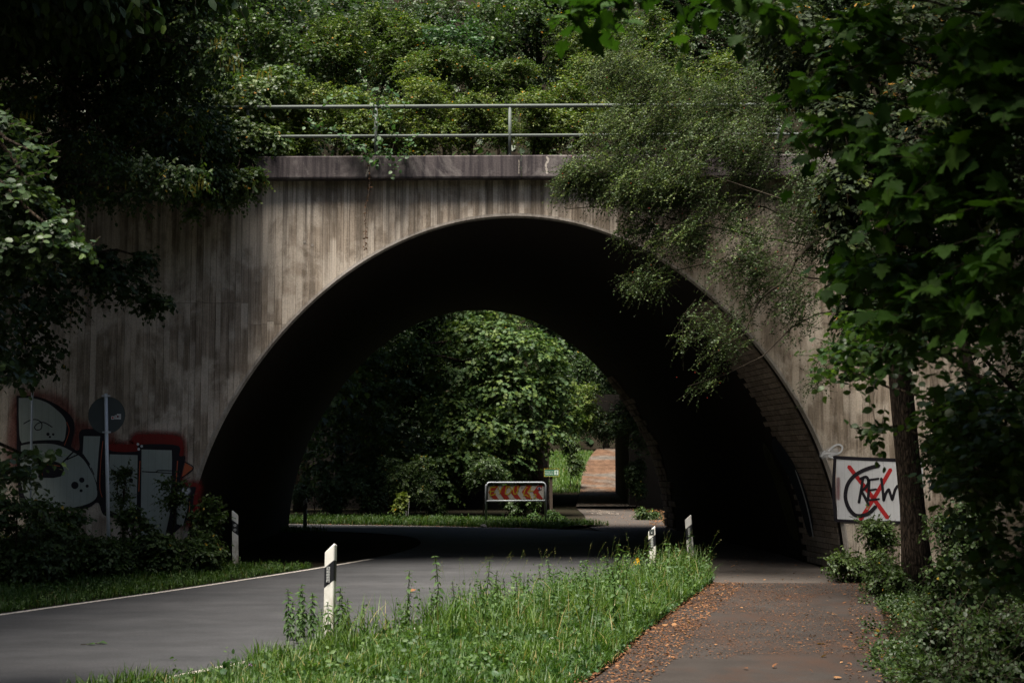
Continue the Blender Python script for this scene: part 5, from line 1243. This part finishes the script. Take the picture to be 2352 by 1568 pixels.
pn = np.array([noise.noise(Vector((p[0] * 1.6, p[1] * 1.1, 0))) for p in PP]); pn2 = np.array([noise.noise(Vector((p[0] * 3.5, p[1] * 2.5, 7))) for p in PP])
hgt = np.where(PP[:, 1] > 17, .27, .17) * (1 + .9 * pn + .5 * pn2)
kt = pn > .05
grass("grass", PP[kt], mound(s[kt]), hgt[kt], .0058, .8, tint=(.58, .22), old=.04)
grass("grass", PP[~kt], mound(s[~kt]), np.maximum(hgt[~kt], .05), .0050, .9, tint=(.36, .2), old=.03)
PP, s = sample_strip(ia, ib, 8200, 1.9); k = (PP[:, 1] > 15)
PP, s = PP[k], s[k]
cl = np.array([noise.noise(Vector((p[0] * 1.3, p[1] * 1.3, 5))) for p in PP]) > -.05
grass("tall_grass", PP[cl], mound(s[cl]), np.full(cl.sum(), .52), .005, .8, tint=(.6, .2), old=.08)
# seed heads on thin stalks
PP, s = sample_strip(ia, ib, 420, 2.6); k = (PP[:, 1] > 17); PP, s = PP[k], s[k]
B = np.concatenate([PP, mound(s)[:, None]], -1); D = np.stack([RNG.normal(.12, .16, len(B)), RNG.normal(0, .12, len(B)), np.ones(len(B))], -1); L_ = RNG.uniform(.5, .95, len(B))
k4 = np.linspace(0, 1, 6); TP = B[:, None] + unit(D)[:, None] * L_[:, None, None] * k4[None, :, None]; TP[..., 0] += (RNG.normal(.05, .1, len(B)) * L_)[:, None] * k4[None] ** 3; TP[..., 2] -= .08 * k4[None] ** 3
V, F = twigs(TP, np.full(len(B), .0022)); o1 = tag(obj("grass_stalks", V, F, M['grass'], tint=np.full(len(V), .9)), kind='stuff')
tip = TP[:, -1]; q = np.repeat(tip, 14, 0); q = q - np.repeat(unit(TP[:, -1] - TP[:, -2]), 14, 0) * RNG.uniform(0, .14, len(q))[:, None] + RNG.normal(0, .008, q.shape)
V, F, tn = leaves(q, RNG.normal(0, .5, q.shape) + [.2, 0, .6], RNG.normal(0, 1, q.shape), RNG.uniform(.012, .024, len(q)), np.where(RNG.random(len(q)) < .5, 1.0, .93), 'needle')
tag(obj("grass_seed_heads", V, F, M['grass'], tint=tn), kind='stuff')
# low broad-leaved weeds mixed into the grass, denser along the path side
def weeds(name, PP, z, size, mat, leaf, tint=(.5, .2), n=6, L=.16, up=1.0):
    B = np.concatenate([PP, np.broadcast_to(z, (len(PP),))[:, None]], -1); D = RNG.normal(0, .45, B.shape); D[:, 2] = up
    sp = sprays(B, unit(D), L * RNG.uniform(.5, 1.4, len(B)), n, size, droop=.1, tint=tint, hang=.25, flat=.5, face=RNG.normal(0, .7, B.shape) * [1, 1, 0] + [0, -.25, 0])
    V, F, tn = leaves(sp['pos'], sp['d'], sp['n'], sp['s'], sp['t'], leaf)
    return tag(obj(name, V, F, M[mat], tint=tn), kind='stuff')
PP, s = sample_strip(ia, ib, 2600, .7); k = np.array([noise.noise(Vector((p[0] * 1.4, p[1] * 1.0, 21))) for p in PP]) > -.05
weeds("weeds", PP[k], mound(s[k]), .056, 'lf_nettle', 'ovate', (.5, .25), L=.24)
PP, s = sample_strip(ia, ib, 170, .6); weeds("dock_weeds", PP, mound(s), .085, 'lf_dogwood', 'hazel', (.55, .25), n=5, L=.16)
PP, s = sample_strip(ib - [.45, 0], ib + [.03, 0], 900); weeds("clover_weeds", PP, .01, .034, 'lf_dogwood', 'round', (.5, .25), L=.12)
PP, s = sample_strip(ia, ib, 2600, 1.5); k = (PP[:, 1] > 16.5) & (np.array([noise.noise(Vector((p[0] * 1.1, p[1] * .8, 9))) for p in PP]) > -.12); weeds("tall_weeds", PP[k], mound(s[k]), .055, 'lf_nettle', 'nettle', (.45, .2), n=13, L=.5)

weeds("bank_undergrowth", bp, DZ, .055, 'lf_shrub', 'small', (.42, .2), n=9, L=.5)
# nettles: one of each build, then copies
def nettle(h, nodes, label, singles):
    root = thing("nettle", (0, 0, 0), label, "weed", "stinging nettles in the grass island")
    bx, by = random.uniform(-.06, .06), random.uniform(-.05, .05)
    c = curve([(0, 0, -.03), (bx * .4, by * .3, h * .5), (bx, by, h)], 12); MB().tube(c, np.linspace(.0075, .003, 12), 5).build("stem", M['grass'], root)
    pos, d, n, s = [], [], [], []
    for i in range(nodes):
        t = .22 + .78 * i / (nodes - 1); p = np.array([np.interp(t * h, c[:, 2], c[:, k]) for k in range(3)]); a0 = i * math.pi / 2 + random.uniform(-.3, .3)
        for q in (0, math.pi):
            a = a0 + q; pos.append(p); d.append((math.cos(a), math.sin(a), -.95 + .95 * t * t)); n.append((math.cos(a) + random.gauss(0, .3), math.sin(a) + random.gauss(0, .3), .9))
            s.append((.165 if singles else .125) * (1 - .5 * t) * random.uniform(.8, 1.15))
    pos, d, n, s = map(np.array, (pos, d, n, s))
    sp = dict(pos=pos, d=d, n=n, s=s, t=np.clip(RNG.normal(.5, .2, len(pos)), 0, .94), tw=np.zeros((0, 4, 3)), tr=np.zeros(0))
    if singles:
        X, Y, Z = leaf_frames(d, n)
        for p, x, y, zz, sz, t in zip(pos, X, Y, Z, s, sp['t']):
            lo = bpy.data.objects.new("leaf", leaf_mesh('nettle', M['lf_nettle'], int(min(t * 6, 5))))
            lo.matrix_local = Matrix(((x[0] * sz, y[0] * sz, zz[0] * sz, p[0]), (x[1] * sz, y[1] * sz, zz[1] * sz, p[1]), (x[2] * sz, y[2] * sz, zz[2] * sz, p[2]), (0, 0, 0, 1)))
            lo.parent = root; COL.objects.link(lo)
    else:
        V, F, tn = leaves(pos, d, n, s, sp['t'], 'nettle'); obj("foliage", V, F, M['lf_nettle'], root, tint=tn)
    # hanging flower strings near the top
    q = np.repeat(pos[len(pos) // 2:], 5, 0) + RNG.normal(0, .012, (5 * (len(pos) - len(pos) // 2), 3)) - [0, 0, .02]
    V, F, tn = leaves(q, RNG.normal(0, .2, q.shape) + [0, 0, -1], RNG.normal(0, 1, q.shape), np.full(len(q), .028), np.full(len(q), .88), 'needle'); obj("flower_strings", V, F, M['grass'], root, tint=tn, kind='stuff')
    return root
def copy_thing(o, loc, rot, sc=1.0, label=None):
    c = o.copy(); c.location, c.rotation_euler, c.scale = loc, (0, 0, rot), (sc, sc, sc); COL.objects.link(c)
    if label: c["label"] = label
    for ch in o.children:
        d = ch.copy(); d.parent = c; COL.objects.link(d)
    return c
lbN = "green stinging nettle stem among the tall grass of the island"
lbP = "stinging nettle stem growing round the foot of the nearest delineator post"
protoP = nettle(.62, 11, lbP, True); protoN = [nettle(.5, 8, lbN, False), nettle(.62, 9, lbN, False), nettle(.42, 7, lbN, False)]
near = [(700, 1462, .95), (672, 1470, .7), (720, 1470, .85), (688, 1448, .8), (776, 1480, 1.0), (800, 1470, .75), (755, 1490, .8), (735, 1486, .6), (835, 1462, .62), (660, 1482, .5), (815, 1488, .55), (692, 1466, .6), (712, 1452, .72), (664, 1458, .85), (684, 1478, .62), (742, 1470, .55), (790, 1482, .8), (768, 1468, .62)]
for i, (x, y, sc) in enumerate(near):
    p = gp(x, y); o = protoP if i == 0 else copy_thing(protoP, p, random.uniform(0, 6), sc)
    if i == 0: o.location = p; o.scale = (sc,) * 3
p = gp(1010, 1425); copy_thing(protoN[1], p, 1.0, 1.3, "single tall nettle stalk standing alone at the road edge of the island")
PP, s = sample_strip(ia, ib, 200, 1.6); PP = PP[PP[:, 1] > 16.5][:80]
for i, q in enumerate(PP):
    pr = protoN[i % 3]
    if i < 3: pr.location = (q[0], q[1], .03); pr.rotation_euler.z = random.uniform(0, 6)
    else: copy_thing(pr, (q[0], q[1], .03), random.uniform(0, 6), random.uniform(.75, 1.2))
# flowers
def flower(name, label, loc, h, mat, kind):
    root = thing(name, tuple(loc), label, "flower"); loc = np.array(loc); c = curve([loc, loc + [.02, 0, h * .6], loc + [.05, 0, h]], 10)
    MB().tube(c, .0035, 5).build("stem", M['grass'], root)
    mb = MB()
    if kind == 'yellow':
        for a, b in ((0, 0), (.035, .012), (-.028, -.008), (.012, .04), (-.01, -.04), (.04, -.02)):
            p = c[-1] + [a, 0, b]
            for q in range(5):
                w = q * 1.2566; mb.add([p, p + [.022 * math.cos(w - .4), -.006, .022 * math.sin(w - .4)], p + [.03 * math.cos(w), -.01, .03 * math.sin(w)], p + [.022 * math.cos(w + .4), -.006, .022 * math.sin(w + .4)]], [(0, 1, 2, 3)])
    elif kind == 'purple':
        for q in range(26):
            p = c[-1] + [random.gauss(0, .014), random.gauss(0, .014), -q * .005 + .03]; w = random.uniform(0, 6)
            mb.add([p, p + [.02 * math.cos(w), .02 * math.sin(w), .004], p + [.018 * math.cos(w + .7), .018 * math.sin(w + .7), .014]], [(0, 1, 2)])
    else:
        for q in range(22):
            w, r_ = random.uniform(0, 6), random.uniform(0, .03); p = c[-1] + [r_ * math.cos(w), r_ * math.sin(w), random.uniform(-.006, .006)]
            mb.add([p + [-.006, 0, 0], p + [0, -.006, .002], p + [.006, 0, 0], p + [0, .006, .002]], [(0, 1, 2, 3)])
    mb.build("petals", M[mat], root); return root
p = gp(1456, 1340); flower("yellow_flower", "small yellow flower standing left of the post with the crest sticker", p, .37, 'flower', 'yellow')
for x, y, h, lb in ((1522, 1335, .22, "purple vetch flower right beside the crest sticker post's foot"), (1414, 1385, .22, "purple vetch flower in the middle of the tall grass"), (1500, 1376, .2, "purple flower low in the grass below the crest sticker post"), (560, 1560, .12, "purple flower at the bottom edge by the road line")):
    flower("purple_flower", lb, gp(x, y), h, 'purple', 'purple')
for x, y, lb in ((1065, 1440, "white flower head nearest to the lone nettle stalk"), (1255, 1500, "white flower head low in the weeds by the path"), (1190, 1560, "white flower head at the bottom edge of the grass island")):
    flower("white_flower", lb, gp(x, y), .16, 'whitefl', 'white')

# verge left of the road
la = np.stack([np.interp(ys + .5, RL[:, 1], RL[:, 0]) - .02, ys + .5], -1); lb_ = la - [3.9, 0]
verge("verge", lb_, la, .05)
PP, s = sample_strip(la, lb_, 30000, 1.2); k = PP[:, 1] > 15
grass("grass", PP[k], mound(s[k], .05), np.full(k.sum(), .15), .005, .8, tint=(.5, .2))
PP, s = sample_strip(la, lb_, 2600, 1.3); k = PP[:, 1] > 16; weeds("pale_groundcover", PP[k], mound(s[k], .05), .042, 'lf_nettle', 'round', (.68, .2), L=.14)
# verge beyond the arch, along the outside of the bend
jr = [i for i in range(len(RR)) if 43.5 < RR[i, 1] < 52 and RR[i, 0] < 1.6]
fa = RR[jr]; t_ = np.gradient(fa, axis=0); nrm_ = np.stack([t_[:, 1], -t_[:, 0]], -1); nrm_ /= np.linalg.norm(nrm_, axis=1, keepdims=True); nrm_ *= np.sign(nrm_[:, 1:2])
fb = fa + nrm_ * 3.4
ribbon("verge", fa, fb, -.01, M['soil'], crown=.08, seg=5)
PP, s = sample_strip(fa + nrm_ * .08, fb, 15000, 1.3); grass("grass", PP, mound(s, .08), np.full(len(PP), .24), .010, .8, tint=(.58, .2))
PP, s = sample_strip(fa + nrm_ * .15, fa + nrm_ * 2, 700, 1.2); weeds("weeds", PP, .03, .085, 'lf_nettle', 'ovate', (.6, .2), L=.3)
lz = [i for i in range(len(RL)) if 43.0 < RL[i, 1] < 46.5]
fl = RL[lz]; PP, s = sample_strip(fl, fl + [-.9, -.75], 3200); grass("grass", PP, .0, np.full(len(PP), .2), .010, .8, tint=(.5, .2))
# grass beside the gravel path beyond the underpass
kk = P3L[:, 1] > 76; ga, gb_ = P3L[kk], P3L[kk] - [4.5, 0]
PP, s = sample_strip(ga, gb_, 16000); k = PP[:, 1] < 112
grass("grass", PP[k], path_rise(PP[k][:, 1]), np.full(k.sum(), .35), .018, .8, tint=(.62, .18))
# ground cover right of the path, creeping over its edge
ra = np.stack([np.interp(ys, np.concatenate([PR[:, 1], P2R[2:, 1]]), np.concatenate([PR[:, 0], P2R[2:, 0]])) + .25, ys], -1); rb = ra + [3.6, 0]
PP, s = sample_strip(ra - [.2, 0], rb, 4200, .9); k = PP[:, 1] < 26.6; PE, se = sample_strip(ra - [.55, 0], ra + [.3, 0], 2600, .6); ke = (PE[:, 1] < 23.5) & (np.array([noise.noise(Vector((p[0] * 1.2, p[1] * .9, 40))) for p in PE]) + .5 * se > .12); weeds("ivy_groundcover", PE[ke], .0, .045, 'lf_under', 'ovate', (.32, .2), L=.16); weeds("ivy_groundcover", PP[k], terrain(PP[k][:, 0], PP[k][:, 1]) - .02, .05, 'lf_under', 'ovate', (.28, .2), L=.22)
PP, s = sample_strip(lb_ + [1.2, 0], lb_ - [3, 0], 7000); k = PP[:, 1] < 26.8; weeds("bramble_groundcover", PP[k], terrain(PP[k][:, 0], PP[k][:, 1]) + RNG.uniform(0, .45, k.sum()) * np.clip(s[k] * 2.2, 0, 1), .06, 'lf_under', 'ovate', (.35, .18), L=.5, n=9)

# ------------------------------------------------------------------ fallen leaves and litter
def litter(name, PP, z, size, tint=(.5, .25), kind='ovate'):
    n = len(PP); a = RNG.uniform(0, 6.28, n); d = np.stack([np.cos(a), np.sin(a), RNG.normal(0, .12, n)], -1); nr = RNG.normal(0, .28, (n, 3)); nr[:, 2] += 1
    pos = np.concatenate([PP, (np.broadcast_to(z, (n,)) + RNG.uniform(.004, .014, n))[:, None]], -1)
    V, F, tn = leaves(pos, d, nr, size * RNG.uniform(.5, 1.3, n), np.clip(RNG.normal(*tint, n), 0, 1), kind)
    return tag(obj(name, V, F, M['litter'], tint=tn), kind='stuff')
PP, s = sample_strip(PL, PR, 30000); k = np.array([noise.noise(Vector((p[0] * .5, p[1] * .28, 3))) for p in PP]) + .34 * (PP[:, 1] > 15.0) + .1 * (PP[:, 1] > 19) - .3 * s > .0
litter("leaf_litter", PP[k], .002, .022, (.25, .22))
PP, s = sample_strip(PL - [.25, 0], PL + [.55, 0], 9000, 1.3); litter("leaf_litter", PP, .002, .036, (.36, .3))
PP, s = sample_strip(PR - [.45, 0], PR + [.6, 0], 2600); litter("leaf_litter", PP, .004, .036, (.34, .3))
PP, s = sample_strip(P2L, P2R, 700); litter("leaf_litter", PP, .0, .045, (.6, .2))
e_ = P2R[P2R[:, 1] > 46.5]; PP, s = sample_strip(e_ - [.5, 0], e_ + [.7, 0], 900); litter("leaf_litter", PP, .0, .08, (.6, .2))
PP, s = sample_strip(fa - nrm_ * .05, fa + nrm_ * .3, 500); litter("leaf_litter", PP, .0, .08, (.6, .2))
LM = [mesh("fallen_leaf", T[k_][0], T[k_][1], M['litter'], tint=np.full(len(T[k_][0]), t_)) for k_, t_ in (('ovate', .3), ('ovate', .62), ('lob5', .45), ('oak', .35), ('maple', .8), ('hazel', .2))]
PP1, _ = sample_strip(PL, PR, 130); PP2, _ = sample_strip(PL - [.1, 0], PL + [.5, 0], 100); PP3, _ = sample_strip(PR - [.5, 0], PR + [.4, 0], 60)
for q in np.concatenate([PP1[PP1[:, 1] > 12.2], PP2[PP2[:, 1] > 12.2], PP3[PP3[:, 1] > 12.2]]):
    o = bpy.data.objects.new("fallen_leaf", random.choice(LM)); s_ = random.uniform(.035, .08); o.scale = (s_,) * 3
    o.location = (q[0], q[1], .018); o.rotation_euler = (random.gauss(0, .25), random.gauss(0, .25), random.uniform(0, 6.3)); COL.objects.link(o)
    tag(o, "dry brown leaf lying on the footpath's leaf litter", "leaf", "fallen leaves on the footpath")
def single_leaf(x, y, s_, mi, lb):
    o = bpy.data.objects.new("fallen_leaf", LM[mi]); o.scale = (s_,) * 3; o.location = gp(x, y, .014); o.rotation_euler = (.35, -.3, random.uniform(0, 6)); COL.objects.link(o); tag(o, lb, "leaf")
single_leaf(940, 1358, .13, 1, "pale curled leaf lying alone on the road behind the nearest post")
single_leaf(1680, 1300, .09, 4, "yellow leaf on the pale slab at the tunnel mouth")
tw_ = thing("fallen_twig", tuple(gp(210, 1477)), "small green leafy twig lying on the road by the left edge", "twig")
g0 = gp(185, 1479, .012); g1_ = gp(232, 1476, .014); MB().tube([g0, g1_], .004, 5).build("stem", M['twig'], tw_)
pos = np.array([g0 + (g1_ - g0) * f for f in (.35, .45, .6, .75, .9, 1.0)]); V, F, tn = leaves(pos, RNG.normal(0, 1, (6, 3)) * [1, 1, .1] + [.6, 0, 0.05], np.array([[0, 0, 1.0]] * 6) + RNG.normal(0, .2, (6, 3)), np.full(6, .075), np.full(6, .4), 'ovate'); obj("leaves", V, F, M['lf_nettle'], tw_, tint=tn)
rk = thing("pale_stone", tuple(gp(1111, 1210) + [0, -.25, 0]), "pale stone at the verge edge by the chevron board's left leg", "stone")
bm = __import__("bmesh").new(); __import__("bmesh").ops.create_icosphere(bm, subdivisions=2, radius=.11)
for v in bm.verts: v.co *= 1 + .35 * noise.noise(v.co * 9); v.co.z *= .7
V = np.array([v.co[:] for v in bm.verts]) + np.array(rk.location) + [0, 0, .04]; F = [tuple(v.index for v in f.verts) for f in bm.faces]; bm.free()
obj("stone_body", V, F, M['edge'], rk)
